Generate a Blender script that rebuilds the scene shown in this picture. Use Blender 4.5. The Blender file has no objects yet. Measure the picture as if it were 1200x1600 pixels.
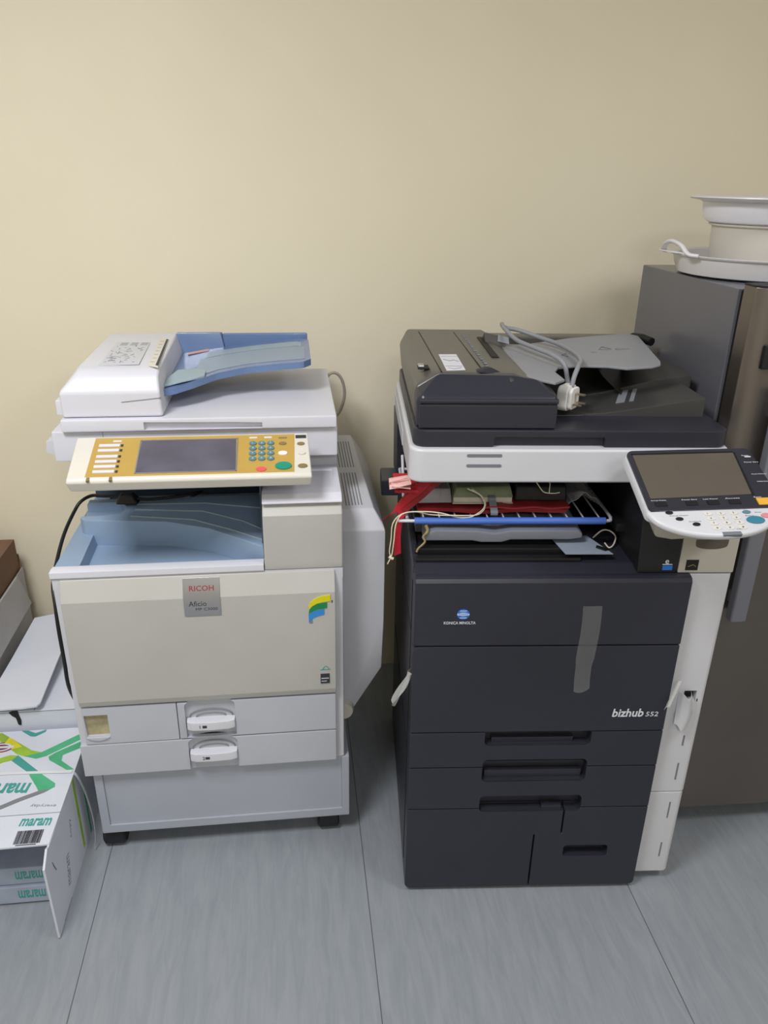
import bpy, bmesh, math, random
from mathutils import Vector, Matrix
random.seed(7)
SC = bpy.context.scene
COL = SC.collection
V = Vector

# ------------------------------------------------------------------ materials
def lin(c):
    o = []
    for v in c[:3]:
        v /= 255.0
        o.append(v / 12.92 if v <= 0.04045 else ((v + 0.055) / 1.055) ** 2.4)
    return (*o, 1.0)

def mat(name, rgb, rough=0.5, metal=0.0, var=0.06, scale=6.0, bump=0.0, bscale=200.0, alpha=1.0, trans=0.0, coat=0.0, spec=0.5):
    m = bpy.data.materials.new(name); m.use_nodes = True
    nt = m.node_tree; n = nt.nodes; l = nt.links
    b = n['Principled BSDF']
    b.inputs['Roughness'].default_value = rough
    b.inputs['Metallic'].default_value = metal
    b.inputs['Alpha'].default_value = alpha
    b.inputs['Transmission Weight'].default_value = trans
    b.inputs['Coat Weight'].default_value = coat
    b.inputs['Specular IOR Level'].default_value = spec
    c = lin(rgb)
    tc = n.new('ShaderNodeTexCoord')
    if var > 0:
        nz = n.new('ShaderNodeTexNoise'); nz.inputs['Scale'].default_value = scale; nz.inputs['Detail'].default_value = 5
        rp = n.new('ShaderNodeValToRGB')
        rp.color_ramp.elements[0].position = .3; rp.color_ramp.elements[1].position = .7
        rp.color_ramp.elements[0].color = (*[v * (1 - var) for v in c[:3]], 1)
        rp.color_ramp.elements[1].color = (*[min(1, v * (1 + var)) for v in c[:3]], 1)
        l.new(tc.outputs['Object'], nz.inputs['Vector']); l.new(nz.outputs['Fac'], rp.inputs['Fac'])
        l.new(rp.outputs['Color'], b.inputs['Base Color'])
    else:
        b.inputs['Base Color'].default_value = c
    if bump > 0:
        nb = n.new('ShaderNodeTexNoise'); nb.inputs['Scale'].default_value = bscale
        bp = n.new('ShaderNodeBump'); bp.inputs['Strength'].default_value = bump; bp.inputs['Distance'].default_value = 0.002
        l.new(tc.outputs['Object'], nb.inputs['Vector']); l.new(nb.outputs['Fac'], bp.inputs['Height']); l.new(bp.outputs['Normal'], b.inputs['Normal'])
    return m

M = {}
def mk(k, *a, **kw): M[k] = mat(k, *a, **kw)
mk('white', (218, 218, 226), .42, var=.025)
mk('stand_grey', (172, 177, 188), .45, var=.03)  # stand plastic, darkened partly to stand in for weaker light near the floor
mk('drawer_grey', (190, 193, 202), .45, var=.03)          # cool grey-white plastic, darkened partly to imitate light falloff low down
mk('grey_white', (208, 209, 216), .45, var=.03)
mk('cream', (187, 185, 180), .45, var=.03)
mk('ivory', (222, 217, 206), .4, var=.03)
mk('silver', (176, 177, 182), .3, .75, var=.04)
mk('gold', (205, 170, 88), .4, .25, var=.05)
mk('screen', (92, 90, 104), .12, var=.25, scale=9)
mk('olive_screen', (94, 87, 78), .16, var=.03)
mk('blue_tray', (142, 164, 190), .4, var=.04)
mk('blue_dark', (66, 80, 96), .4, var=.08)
mk('blue_plastic', (104, 128, 170), .25, var=.08, coat=.3)
mk('blue_grey', (140, 158, 178), .35, var=.05)
mk('guide_grey', (150, 170, 180), .35, var=.05)
mk('black', (22, 22, 25), .45, var=.1)
mk('deep_black', (12, 12, 14), .6, var=.1)
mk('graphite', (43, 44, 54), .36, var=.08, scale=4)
mk('graphite_lit', (84, 81, 77), .33, var=.07, scale=5)  # same plastic as graphite, lightened for the light upward faces catch
mk('graphite_tray', (66, 65, 64), .45, var=.05)
mk('konica_white', (208, 208, 213), .35, var=.02)
mk('konica_cream', (190, 184, 174), .4, var=.03)
mk('feeder_grey', (140, 142, 148), .45, var=.03)
mk('output_grey', (120, 124, 134), .45, var=.05)
mk('smoke', (60, 58, 46), .15, var=.05, alpha=.6)
mk('fridge_side', (108, 108, 116), .27, .1, var=.03)
mk('steel', (128, 121, 116), .34, .85, var=.05, scale=3)
mk('handle_grey', (128, 130, 140), .4, .2, var=.03)
mk('red', (186, 26, 44), .6, var=.15, scale=30)
mk('dark_red', (140, 26, 32), .6, var=.2, scale=30)
mk('pink', (222, 176, 170), .7, var=.1, scale=30)
mk('mauve', (110, 84, 96), .7, var=.2, scale=40)
mk('green_cover', (126, 134, 104), .6, var=.15, scale=30)
mk('page', (206, 202, 188), .7, var=.06, scale=60)
mk('clear_film', (206, 204, 204), .2, var=.05, alpha=.38)
mk('string', (226, 216, 192), .8, var=.1, scale=80)
mk('sleeve_blue', (74, 112, 196), .4, var=.06)
mk('tape', (188, 188, 188), .22, var=.08, alpha=.11)
mk('tape_dense', (206, 206, 204), .3, var=.1, alpha=.55)
mk('paper_blue', (150, 160, 176), .7, var=.03)
mk('cord_grey', (140, 142, 148), .5, var=.03)
mk('cord_beige', (176, 168, 154), .5, var=.03)
mk('plug_white', (236, 234, 232), .35, var=.02)
mk('brass', (190, 176, 150), .3, .8, var=.05)
mk('rubber', (24, 26, 32), .6, var=.1)
mk('carton_white', (212, 216, 228), .75, var=.04, bump=.15)
mk('card_grey', (178, 176, 176), .8, var=.05, bump=.2)
mk('kraft', (120, 92, 72), .85, var=.1, bump=.2)
mk('print_green', (78, 176, 130), .6, var=.12, scale=20)
mk('print_lime', (150, 186, 60), .6, var=.2, scale=16)
mk('print_yellow', (214, 206, 40), .6, var=.1, scale=20)
mk('print_teal', (70, 156, 150), .6, var=.05)
mk('print_grey', (128, 130, 136), .6, var=.05)
mk('print_dark', (52, 54, 62), .6, var=.05)
mk('print_maroon', (126, 44, 58), .6, var=.05)
mk('ream_wrap', (168, 178, 196), .5, var=.08, scale=20)
mk('band', (222, 226, 230), .4, var=.03)
mk('em_yellow', (222, 212, 20), .5, var=.03)
mk('em_green', (24, 134, 72), .5, var=.03)
mk('em_blue', (54, 140, 214), .5, var=.05)
mk('logo_blue', (40, 108, 200), .4, var=.05)
mk('logo_white', (222, 224, 230), .4, var=.02)
mk('logo_red', (150, 36, 56), .5, var=.03)
mk('btn_teal', (92, 132, 142), .4, var=.05)
mk('btn_green', (30, 146, 120), .4, var=.05)
mk('btn_red', (226, 92, 98), .4, var=.05)
mk('btn_blue', (58, 128, 150), .4, var=.05)
mk('btn_pink', (214, 140, 146), .4, var=.05)
mk('btn_brown', (136, 120, 78), .4, var=.05)
mk('btn_yellow', (232, 176, 64), .4, var=.05)
mk('btn_cream', (218, 214, 206), .4, var=.03)
mk('frosted', (232, 232, 240), .3, var=.03)
mk('dish_white', (228, 226, 228), .3, var=.02)
mk('tub_white', (205, 200, 192), .4, var=.02)
mk('window_amber', (176, 166, 130), .3, var=.35, scale=22)

def wall_mat():
    m = mat('wall_paint', (226, 211, 175), .7, var=.0); nt = m.node_tree; n = nt.nodes; l = nt.links; b = n['Principled BSDF']
    tc = n.new('ShaderNodeTexCoord'); a = n.new('ShaderNodeTexNoise'); a.inputs['Scale'].default_value = 1.3; a.inputs['Detail'].default_value = 6
    r = n.new('ShaderNodeValToRGB'); r.color_ramp.elements[0].position = .35; r.color_ramp.elements[1].position = .68
    r.color_ramp.elements[0].color = lin((236, 226, 200)); r.color_ramp.elements[1].color = lin((241, 232, 208))
    f = n.new('ShaderNodeTexNoise'); f.inputs['Scale'].default_value = 160
    bp = n.new('ShaderNodeBump'); bp.inputs['Strength'].default_value = .06; bp.inputs['Distance'].default_value = .002
    l.new(tc.outputs['Object'], a.inputs['Vector']); l.new(a.outputs['Fac'], r.inputs['Fac']); l.new(r.outputs['Color'], b.inputs['Base Color'])
    l.new(tc.outputs['Object'], f.inputs['Vector']); l.new(f.outputs['Fac'], bp.inputs['Height']); l.new(bp.outputs['Normal'], b.inputs['Normal'])
    return m
M['wall'] = wall_mat()

def floor_mat():
    m = mat('vinyl_floor', (150, 155, 160), .42, var=0); nt = m.node_tree; n = nt.nodes; l = nt.links; b = n['Principled BSDF']
    tc = n.new('ShaderNodeTexCoord')
    mp = n.new('ShaderNodeMapping'); mp.inputs['Scale'].default_value = (20, 2.6, 1)
    w = n.new('ShaderNodeTexNoise'); w.inputs['Scale'].default_value = 2.2; w.inputs['Detail'].default_value = 9; w.inputs['Roughness'].default_value = .6; w.inputs['Distortion'].default_value = 1.1
    r = n.new('ShaderNodeValToRGB'); r.color_ramp.elements[0].position = .34; r.color_ramp.elements[1].position = .62
    r.color_ramp.elements[0].color = lin((138, 144, 151)); r.color_ramp.elements[1].color = lin((149, 154, 160))
    l.new(tc.outputs['Object'], mp.inputs['Vector']); l.new(mp.outputs['Vector'], w.inputs['Vector']); l.new(w.outputs['Fac'], r.inputs['Fac'])
    # sheet joints every 0.666 m
    sx = n.new('ShaderNodeSeparateXYZ'); l.new(tc.outputs['Object'], sx.inputs['Vector'])
    ad = n.new('ShaderNodeMath'); ad.operation = 'ADD'; ad.inputs[1].default_value = 0.520 + 0.666 * 6
    md = n.new('ShaderNodeMath'); md.operation = 'MODULO'; md.inputs[1].default_value = 0.666
    lt = n.new('ShaderNodeMath'); lt.operation = 'LESS_THAN'; lt.inputs[1].default_value = 0.0022
    l.new(sx.outputs['X'], ad.inputs[0]); l.new(ad.outputs[0], md.inputs[0]); l.new(md.outputs[0], lt.inputs[0])
    mx = n.new('ShaderNodeMix'); mx.data_type = 'RGBA'; mx.inputs['B'].default_value = lin((84, 88, 96))
    l.new(lt.outputs[0], mx.inputs['Factor']); l.new(r.outputs['Color'], mx.inputs['A']); l.new(mx.outputs['Result'], b.inputs['Base Color'])
    return m
M['floor'] = floor_mat()

# ------------------------------------------------------------------ mesh builder
def rr(x0, x1, y0, y1, r, seg=5, corners=(1, 1, 1, 1)):
    """rounded rectangle polygon, ccw; corners: bl, br, tr, tl"""
    P = []
    cs = [(x0 + r, y0 + r, 180, (x0, y0)), (x1 - r, y0 + r, 270, (x1, y0)), (x1 - r, y1 - r, 0, (x1, y1)), (x0 + r, y1 - r, 90, (x0, y1))]
    for (cx, cy, a, p), k in zip(cs, corners):
        if not k or r <= 0: P.append(p); continue
        for i in range(seg + 1):
            t = math.radians(a + 90 * i / seg); P.append((cx + r * math.cos(t), cy + r * math.sin(t)))
    return P

def ellipse(cx, cy, rx, ry, n=20, a0=0, a1=360):
    full = abs(a1 - a0) >= 360
    k = n if full else n + 1
    return [(cx + rx * math.cos(math.radians(a0 + (a1 - a0) * i / n)), cy + ry * math.sin(math.radians(a0 + (a1 - a0) * i / n))) for i in range(k)]

def arc_pts(pts, n=8):
    """Catmull-Rom smoothing of a 3D polyline"""
    pts = [V(p) for p in pts]; out = []
    P = [pts[0] * 2 - pts[1]] + pts + [pts[-1] * 2 - pts[-2]]
    for i in range(1, len(P) - 2):
        p0, p1, p2, p3 = P[i - 1:i + 3]
        for k in range(n):
            t = k / n
            out.append(.5 * ((2 * p1) + (p2 - p0) * t + (2 * p0 - 5 * p1 + 4 * p2 - p3) * t * t + (3 * p1 - p0 - 3 * p2 + p3) * t ** 3))
    out.append(pts[-1]); return out

class B:
    def __init__(s, X=None): s.bm = bmesh.new(); s.X = X; s.kinds = set()
    def _merge(s, b2, mi):
        for f in b2.faces: f.material_index = mi
        bmesh.ops.recalc_face_normals(b2, faces=b2.faces[:])
        if s.X is not None: b2.transform(s.X)
        me = bpy.data.meshes.new('t'); b2.to_mesh(me); b2.free(); s.bm.from_mesh(me); bpy.data.meshes.remove(me)
    def _bev(s, b2, bev, seg=2):
        if bev > 0:
            es = [e for e in b2.edges if len(e.link_faces) == 2 and e.calc_face_angle() > math.radians(25)]
            bmesh.ops.bevel(b2, geom=es, offset=bev, segments=seg, profile=.5, affect='EDGES', clamp_overlap=True)
    def hull(s, pts, bev=0, mi=0, seg=2):
        s.kinds.add('hull')
        b2 = bmesh.new()
        for p in pts: b2.verts.new(p)
        r = bmesh.ops.convex_hull(b2, input=b2.verts[:])
        junk = [v for v in b2.verts if not v.link_faces]
        if junk: bmesh.ops.delete(b2, geom=junk, context='VERTS')
        bmesh.ops.dissolve_limit(b2, angle_limit=math.radians(1), verts=b2.verts[:], edges=b2.edges[:])
        s._bev(b2, bev, seg); s._merge(b2, mi); return s
    def box(s, x0, x1, y0, y1, z0, z1, bev=0, mi=0, seg=2):
        s.kinds.add('box')
        b2 = bmesh.new(); bmesh.ops.create_cube(b2, size=1)
        for v in b2.verts: v.co = V(((x0 + x1) / 2 + v.co.x * (x1 - x0), (y0 + y1) / 2 + v.co.y * (y1 - y0), (z0 + z1) / 2 + v.co.z * (z1 - z0)))
        s._bev(b2, bev, seg); s._merge(b2, mi); return s
    def prism(s, pts, ax, a, b, bev=0, mi=0, seg=2, fn=None):
        b2 = bmesh.new()
        f3 = {'x': lambda p, t: (t, p[0], p[1]), 'y': lambda p, t: (p[0], t, p[1]), 'z': lambda p, t: (p[0], p[1], t)}[ax]
        A = [b2.verts.new(f3(p, a)) for p in pts]; C = [b2.verts.new(f3(p, b)) for p in pts]; n = len(pts)
        fa = b2.faces.new(A); fb = b2.faces.new(C)
        for i in range(n): b2.faces.new((A[i], A[(i + 1) % n], C[(i + 1) % n], C[i]))
        bmesh.ops.recalc_face_normals(b2, faces=b2.faces[:])
        if bev > 0:
            es = [e for f in (fa, fb) for e in f.edges]
            es += [e for e in b2.edges if e not in es and e.calc_face_angle() > math.radians(40)]
            bmesh.ops.bevel(b2, geom=list(set(es)), offset=bev, segments=seg, profile=.5, affect='EDGES', clamp_overlap=True)
        bmesh.ops.triangulate(b2, faces=[f for f in b2.faces if len(f.verts) > 4])
        if fn:
            for v in b2.verts: v.co = V(fn(v.co))
        s._merge(b2, mi); return s
    def tube(s, pts, r, sides=10, mi=0, flat=1.0):
        s.kinds.add('tube' if sides < 14 else 'cyl')
        pts = [V(p) for p in pts]; b2 = bmesh.new(); rings = []
        up = V((0, 0, 1)); prev = None
        for i, p in enumerate(pts):
            d = (pts[min(i + 1, len(pts) - 1)] - pts[max(i - 1, 0)]).normalized()
            if prev is None:
                u = d.cross(up if abs(d.z) < .9 else V((1, 0, 0))).normalized()
            else:
                u = (prev - d * prev.dot(d)).normalized()
            prev = u; w = d.cross(u)
            rr_ = r[i] if isinstance(r, (list, tuple)) else r
            rings.append([b2.verts.new(p + u * rr_ * math.cos(2 * math.pi * k / sides) + w * rr_ * flat * math.sin(2 * math.pi * k / sides)) for k in range(sides)])
        for a, c in zip(rings, rings[1:]):
            for k in range(sides): b2.faces.new((a[k], a[(k + 1) % sides], c[(k + 1) % sides], c[k]))
        b2.faces.new(rings[0]); b2.faces.new(rings[-1])
        s._merge(b2, mi); return s
    def cyl(s, p0, p1, r, sides=20, mi=0, r2=None): return s.tube([p0, p1], [r, r2 if r2 is not None else r], sides, mi)
    def lathe(s, prof, c, seg=48, mi=0):
        b2 = bmesh.new(); rings = []
        for (r, z) in prof: rings.append([b2.verts.new((c[0] + r * math.cos(2 * math.pi * k / seg), c[1] + r * math.sin(2 * math.pi * k / seg), c[2] + z)) for k in range(seg)])
        for a, d in zip(rings, rings[1:]):
            for k in range(seg): b2.faces.new((a[k], a[(k + 1) % seg], d[(k + 1) % seg], d[k]))
        if prof[0][0] > 1e-4: b2.faces.new(rings[0])
        if prof[-1][0] > 1e-4: b2.faces.new(rings[-1])
        s._merge(b2, mi); return s
    def grid(s, fn, nu, nv, th, mi=0, close=True):
        """thick sheet: fn(u,v)->point, thickness th downwards along z (or vector)"""
        t = V(th) if not isinstance(th, (int, float)) else V((0, 0, -th))
        b2 = bmesh.new()
        T = [[b2.verts.new(V(fn(i / nu, j / nv))) for j in range(nv + 1)] for i in range(nu + 1)]
        D = [[b2.verts.new(T[i][j].co + t) for j in range(nv + 1)] for i in range(nu + 1)]
        for i in range(nu):
            for j in range(nv):
                b2.faces.new((T[i][j], T[i + 1][j], T[i + 1][j + 1], T[i][j + 1])); b2.faces.new((D[i][j], D[i][j + 1], D[i + 1][j + 1], D[i + 1][j]))
        for i in range(nu):
            b2.faces.new((T[i][0], D[i][0], D[i + 1][0], T[i + 1][0])); b2.faces.new((T[i][nv], T[i + 1][nv], D[i + 1][nv], D[i][nv]))
        for j in range(nv):
            b2.faces.new((T[0][j], T[0][j + 1], D[0][j + 1], D[0][j])); b2.faces.new((T[nu][j], D[nu][j], D[nu][j + 1], T[nu][j + 1]))
        s._merge(b2, mi); return s
    def ribbon(s, pts, wdir, w, th=.0012, mi=0):
        """flat band following pts with width vector(s)"""
        pts = arc_pts(pts, 6); wd = V(wdir).normalized() * w
        n = len(pts) - 1
        def fn(u, v):
            p = pts[round(u * n)]; return p + wd * (v - .5)
        d = (pts[-1] - pts[0]).cross(wd).normalized() * th
        return s.grid(fn, n, 1, d, mi)
    def text(s, body, O, U, W_, w=None, h=None, mi=0, th=.0004, shear=0.0, off=0.0, bold=0.0, flip=False):
        cu = bpy.data.curves.new('t', 'FONT'); cu.body = body; cu.shear = shear; cu.offset = off + bold; cu.resolution_u = 2
        o = bpy.data.objects.new('t', cu); COL.objects.link(o)
        dg = bpy.context.evaluated_depsgraph_get(); me = bpy.data.meshes.new_from_object(o.evaluated_get(dg))
        bpy.data.objects.remove(o)
        xs = [v.co.x for v in me.vertices]; ys = [v.co.y for v in me.vertices]
        x0, x1, y0, y1 = min(xs), max(xs), min(ys), max(ys)
        U = V(U).normalized(); W_ = V(W_).normalized(); N = U.cross(W_)
        sx = w / (x1 - x0) if w else h / (y1 - y0); sy = h / (y1 - y0) if h else sx
        b2 = bmesh.new(); b2.from_mesh(me); bpy.data.meshes.remove(me)
        for v in b2.verts: v.co = V(O) + U * (v.co.x - x0) * sx + W_ * (v.co.y - y0) * sy + N * th
        r = bmesh.ops.extrude_face_region(b2, geom=b2.faces[:])
        for e in r['geom']:
            if isinstance(e, bmesh.types.BMVert): e.co -= N * th * .9
        s._merge(b2, mi); return s

def add_group(o, label, cat, group=None, kind=None):
    if label: o['label'] = label
    if cat: o['category'] = cat
    if group: o['group'] = group
    if kind: o['kind'] = kind
    return o

class Thing:
    """Empty at the thing's base; parts are given in the frame (origin + rotation) coordinates"""
    def __init__(s, name, label, cat, frame, base, group=None):
        s.base = V(base); s.frame = frame
        e = bpy.data.objects.new(name, None); e.empty_display_size = .05; COL.objects.link(e)
        o, deg = frame; R = Matrix.Rotation(math.radians(deg), 3, 'Z')
        e.location = V(o) + R @ s.base; e.rotation_euler = (0, 0, math.radians(deg)); s.e = e
        add_group(e, label, cat, group)
    def part(s, name, b, mats, parent=None, cuts=None, label=None, kind=None):
        o = make(name, b, mats, -s.base, cuts)
        o.parent = parent or s.e
        if label: o['label'] = label
        if kind: o['kind'] = kind
        return o

def make(name, b, mats, shift=None, cuts=None):
    if not isinstance(mats, (list, tuple)): mats = [mats]
    me = bpy.data.meshes.new(name); b.bm.to_mesh(me); b.bm.free()
    for m in mats: me.materials.append(M[m])
    o = bpy.data.objects.new(name, me); COL.objects.link(o)
    if cuts:
        tmp = []
        for c in cuts:
            cm = bpy.data.meshes.new('c'); c.bm.to_mesh(cm); c.bm.free()
            for m in mats: cm.materials.append(M[m])
            co = bpy.data.objects.new('c', cm); COL.objects.link(co); tmp.append(co)
            md = o.modifiers.new('b', 'BOOLEAN'); md.object = co; md.operation = 'DIFFERENCE'; md.solver = 'EXACT'
        dg = bpy.context.evaluated_depsgraph_get(); me2 = bpy.data.meshes.new_from_object(o.evaluated_get(dg))
        o.modifiers.clear(); o.data = me2; bpy.data.meshes.remove(me); me2.name = name; me = me2
        for t in tmp:
            d = t.data; bpy.data.objects.remove(t); bpy.data.meshes.remove(d)
    if shift is not None: me.transform(Matrix.Translation(shift))
    for p in me.polygons: p.use_smooth = True
    me.set_sharp_from_angle(angle=math.radians(75 if b.kinds == {'tube'} else 14 if name in ('front_door', 'right_cover', 'end_cap') else 32))
    w = o.modifiers.new('wn', 'WEIGHTED_NORMAL'); w.keep_sharp = True
    return o

def single(name, b, mats, label, cat, frame, base, group=None, cuts=None, kind=None):
    o = make(name, b, mats, -V(base), cuts)
    R = Matrix.Rotation(math.radians(frame[1]), 3, 'Z')
    o.location = V(frame[0]) + R @ V(base); o.rotation_euler = (0, 0, math.radians(frame[1]))
    add_group(o, label, cat, group, kind); return o

W0 = ((0, 0, 0), 0)
def struct(name, b, m): return add_group(make(name, b, m), None, None, kind='structure')

# ------------------------------------------------------------------ room
WY = 2.38
struct('floor', B().box(-2.6, 3.0, -2.6, WY, -.05, 0), 'floor')
struct('wall_back', B().box(-2.6, 3.0, WY, WY + .1, 0, 2.75), 'wall')
struct('wall_left', B().box(-2.7, -2.6, -2.6, WY, 0, 2.75), 'wall')
struct('wall_right', B().box(3.0, 3.1, -2.6, WY, 0, 2.75), 'wall')
struct('wall_front', B().box(-2.6, 3.0, -2.7, -2.6, 0, 2.75), 'wall')
struct('ceiling', B().box(-2.7, 3.1, -2.7, WY + .1, 2.75, 2.85), 'white')

# ================================================================== LEFT COPIER
RF = ((-0.531, 1.591, 0), 0)

# ---- rolling stand
st = Thing('rolling_stand', 'low grey-white rolling cabinet stand with black casters under the cream copier', 'stand', RF, (.324, .31, 0))
st.part('cabinet', B().box(0, .648, 0, .60, .066, .268, .003), 'stand_grey', cuts=[B().box(.022, .628, -.01, .007, .092, .30)])
st.part('front_panel', B().box(.0225, .6275, .0055, .0085, .0925, .267), 'stand_grey')
for (x, y) in ((.022, .036), (.592, .036), (.022, .55), (.592, .55)):
    c = st.part('caster', B().cyl((x, y, .066), (x, y, .054), .022).hull([(x - .012, y - .012, .06), (x + .012, y - .012, .06), (x + .012, y + .03, .06), (x - .012, y + .03, .06), (x - .008, y + .01, .03), (x + .008, y + .01, .03), (x - .008, y + .035, .03), (x + .008, y + .035, .03)], .002), 'rubber')
    wl = B().tube([(x - .029, y + .006, .0315), (x - .024, y + .006, .0315), (x + .024, y + .006, .0315), (x + .029, y + .006, .0315)], [.025, .0315, .0315, .025], 28)
    st.part('wheel', wl, 'rubber', parent=c)

# ---- copier
cp = Thing('photocopier', 'cream and grey photocopier with blue trays and gold control panel, on the rolling stand', 'photocopier', RF, (.31, .31, .268))
body = cp.part('main_body', B().box(-.016, .635, .0, .62, .269, .80, .004).box(-.016, .455, .0, .027, .795, .8225, .001).box(.455, .6345, .0, .62, .795, .8235, .001)
    .box(-.012, .455, .45, .62, .79, 1.05, .002).box(.46, .634, .2, .62, .82, 1.047), 'grey_white')
# front door: profile along x
pr = [(0, .486), (-.016, .484), (-.0205, .50), (-.0235, .62), (-.0225, .772), (-.0035, .8205), (.0, .8205)]
door = cp.part('front_door', B().prism(pr, 'x', .002, .615, .0015), 'cream')
# badge plate follows the door front
bd = cp.part('badge', B().prism([(-.0045, .8150), (-.0222, .7730), (-.0230, .727), (-.0250, .7265), (-.0245, .7738), (-.0068, .8160)], 'x', .27, .3525, .0006), 'silver', parent=door)
ch = V((0, .0177, .0422)).normalized()
cp.part('brand_name', B().text('RICOH', (.284, -.0186, .7878), (1, 0, 0), ch, w=.055, h=.0125, bold=.012), 'logo_red', parent=bd)
cp.part('model_name', B().text('Aficio', (.281, -.0247, .752), (1, 0, 0), (0, 0, 1), w=.040, h=.013, mi=0).text('MP C3000', (.296, -.0248, .7405), (1, 0, 0), (0, 0, 1), w=.049, h=.007, mi=0), 'print_dark', parent=bd)
# rainbow emblem
def em(u, v): return (.552 + (u - 645) / 140 * .052, .766 - (v - 745) / 175 * .075)
def emb(name, pts, m):
    cp.part(name, B().prism([em(*p) for p in pts], 'y', -.0243, -.0225), m, parent=door)
emb('emblem', [(648, 832), (645, 812), (660, 786), (690, 764), (730, 751), (782, 745), (784, 784), (735, 789), (700, 796), (668, 812)], 'em_yellow')
emb('emblem', [(646, 858), (650, 836), (672, 813), (702, 799), (762, 792), (762, 826), (712, 832), (684, 838)], 'em_green')
emb('emblem', [(646, 912), (646, 862), (684, 842), (744, 832), (744, 866), (700, 876), (668, 890), (656, 905)], 'em_blue')
emb('emblem', [(650, 918), (652, 906), (668, 893), (671, 918)], 'print_grey')
cp.part('energy_sticker', B().box(.577, .599, -.0229, -.0205, .5185, .546).box(.579, .597, -.0233, -.022, .532, .5345, mi=1).box(.579, .592, -.0233, -.022, .524, .526, mi=1), ['print_dark', 'grey_white'], parent=door)
cp.part('leaf_mark', B().box(.577, .601, -.0231, -.021, .558, .5592).tube(arc_pts([(.582, -.0226, .5592), (.588, -.0226, .568), (.594, -.0226, .566), (.598, -.0226, .5592)], 4), .0008, 6), 'print_teal', parent=door)
cp.part('lock_mark', B().box(.606, .6085, -.0232, -.021, .744, .751), 'print_dark', parent=door)
# cover beside drawers, with little window
lc = cp.part('toner_cover', B().prism(rr(.002, .2255, .369, .478, .002, 2), 'y', -.013, 0, .0012), 'drawer_grey', cuts=[B().prism([(.006, .456), (.062, .456), (.062, .393), (.008, .393)], 'y', -.03, -.004)])
cp.part('level_window', B().prism([(.0062, .4558), (.0618, .4558), (.0618, .3932), (.0082, .3932)], 'y', -.0045, -.0032), 'window_amber', parent=lc)
cp.part('window_lip', B().prism([(.006, .392)] + [(.006 + .056 * i / 10, .392 - .011 * math.sin(math.pi * i / 10) ** .6) for i in range(1, 10)] + [(.062, .392)], 'y', -.0165, -.012, .0015), 'drawer_grey', parent=lc)
def drawer(x0, z0, z1, rz0, rz1, hz0, hz1, num, notop):
    arch = [(.2445, rz0), (.3655, rz0)] + [(.305 + .0605 * math.cos(t), rz1 - .022 + .022 * math.sin(t)) for t in [math.pi * i / 14 for i in range(15)]]
    d = cp.part('drawer', B().prism(rr(x0, .614, z0, z1, .002, 2), 'y', -.014, .0, .0015), 'drawer_grey', cuts=[B().prism(arch, 'y', -.05, -.0015)])
    cp.part('handle_recess', B().prism(arch, 'y', -.0016, .0004), 'drawer_grey', parent=d)
    hb = B()
    hb.prism([(.2475, -.014), (.2485, -.022), (.262, -.0275), (.305, -.0295), (.348, -.0275), (.3635, -.022), (.3645, -.014), (.3645, -.003), (.2475, -.003)], 'z', hz0, hz1, .002)
    # cupped grip behind the bar: half discs
    hb.prism([(.253 + 0, -.0018)] + [(.306 - .053 * math.cos(math.pi * i / 16), -.0018) for i in range(1, 1)] + [(.359, -.0018), (.355, -.012), (.257, -.012)], 'z', hz1 - .006, hz1 - .001)
    h = cp.part('handle', hb, 'white', parent=d)
    arcb = B().tube([(.306 - .052 * math.cos(math.pi * i / 20), -.0035, hz1 + .022 * math.sin(math.pi * i / 20) + .0005) for i in range(21)], .0018, 6)
    arcb.tube([(.306 - .036 * math.cos(math.pi * i / 16), -.0035, hz1 + .010 * math.sin(math.pi * i / 16) + .0005) for i in range(17)], .0014, 6)
    cp.part('grip_arc', arcb, 'print_grey', parent=d)
    zc = (hz0 + hz1) / 2
    cp.part('number_mark', B().text(num, (.279, -.0288, zc - .0045), (1, .0, 0), (0, 0, 1), h=.009).box(.286, .2965, -.0296, -.0282, zc - .0035, zc + .0035), 'print_dark', parent=d)
drawer(.2275, .3705, .478, .372, .489, .402, .426, '1', 0)
drawer(-.014, .272, .3665, .266, .376, .305, .329, '2', 0)
# exit tray
def slope(p): return (p.x, p.y, p.z + max(0, (p.y - .03)) * (.06 if p.z > .83 else 0))
et = cp.part('exit_tray', B().box(-.015, .4545, .028, .448, .797, .810).hull([(-.015, .028, .80), (.048, .028, .80), (-.015, .448, .80), (.034, .448, .80), (-.015, .028, .8385), (.040, .028, .8385), (-.015, .448, .8385), (.026, .448, .8385)], .001)
    .hull([(.03, .028, .80), (.4545, .028, .80), (.03, .036, .80), (.4545, .036, .80), (.03, .028, .8385), (.4545, .028, .8385), (.03, .032, .8385), (.4545, .032, .8385)]), 'blue_tray')
tstep = cp.part('tray_step', B().prism([(.004, .315), (.004, .212), (.016, .199), (.215, .176), (.32, .134), (.40, .075), (.4535, .034), (.4535, .315)], 'z', .808, .868, .004, fn=slope), 'blue_tray', parent=et,
        cuts=[B().prism(rr(-.02, .106, .218, .292, .036, 6), 'z', .860, .93)])
et['label'] = 'light blue paper exit tray'
cp.part('step_rib', B().tube([(.13, .275, .8835), (.3, .27, .8835), (.453, .23, .881)], .0022, 6).tube([(.13, .245, .8818), (.3, .225, .8806), (.4, .165, .8770), (.453, .115, .874)], .0022, 6).tube([(.125, .21, .8796), (.28, .18, .878), (.37, .125, .8746), (.452, .065, .871)], .0022, 6), 'guide_grey', parent=et)
cp.part('tray_rim', B().prism([(-.004, .826), (.0, .8225), (.03, .8225), (.03, .8395), (.012, .842), (-.004, .8405)], 'x', -.018, .4535, .001), 'white')
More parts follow.
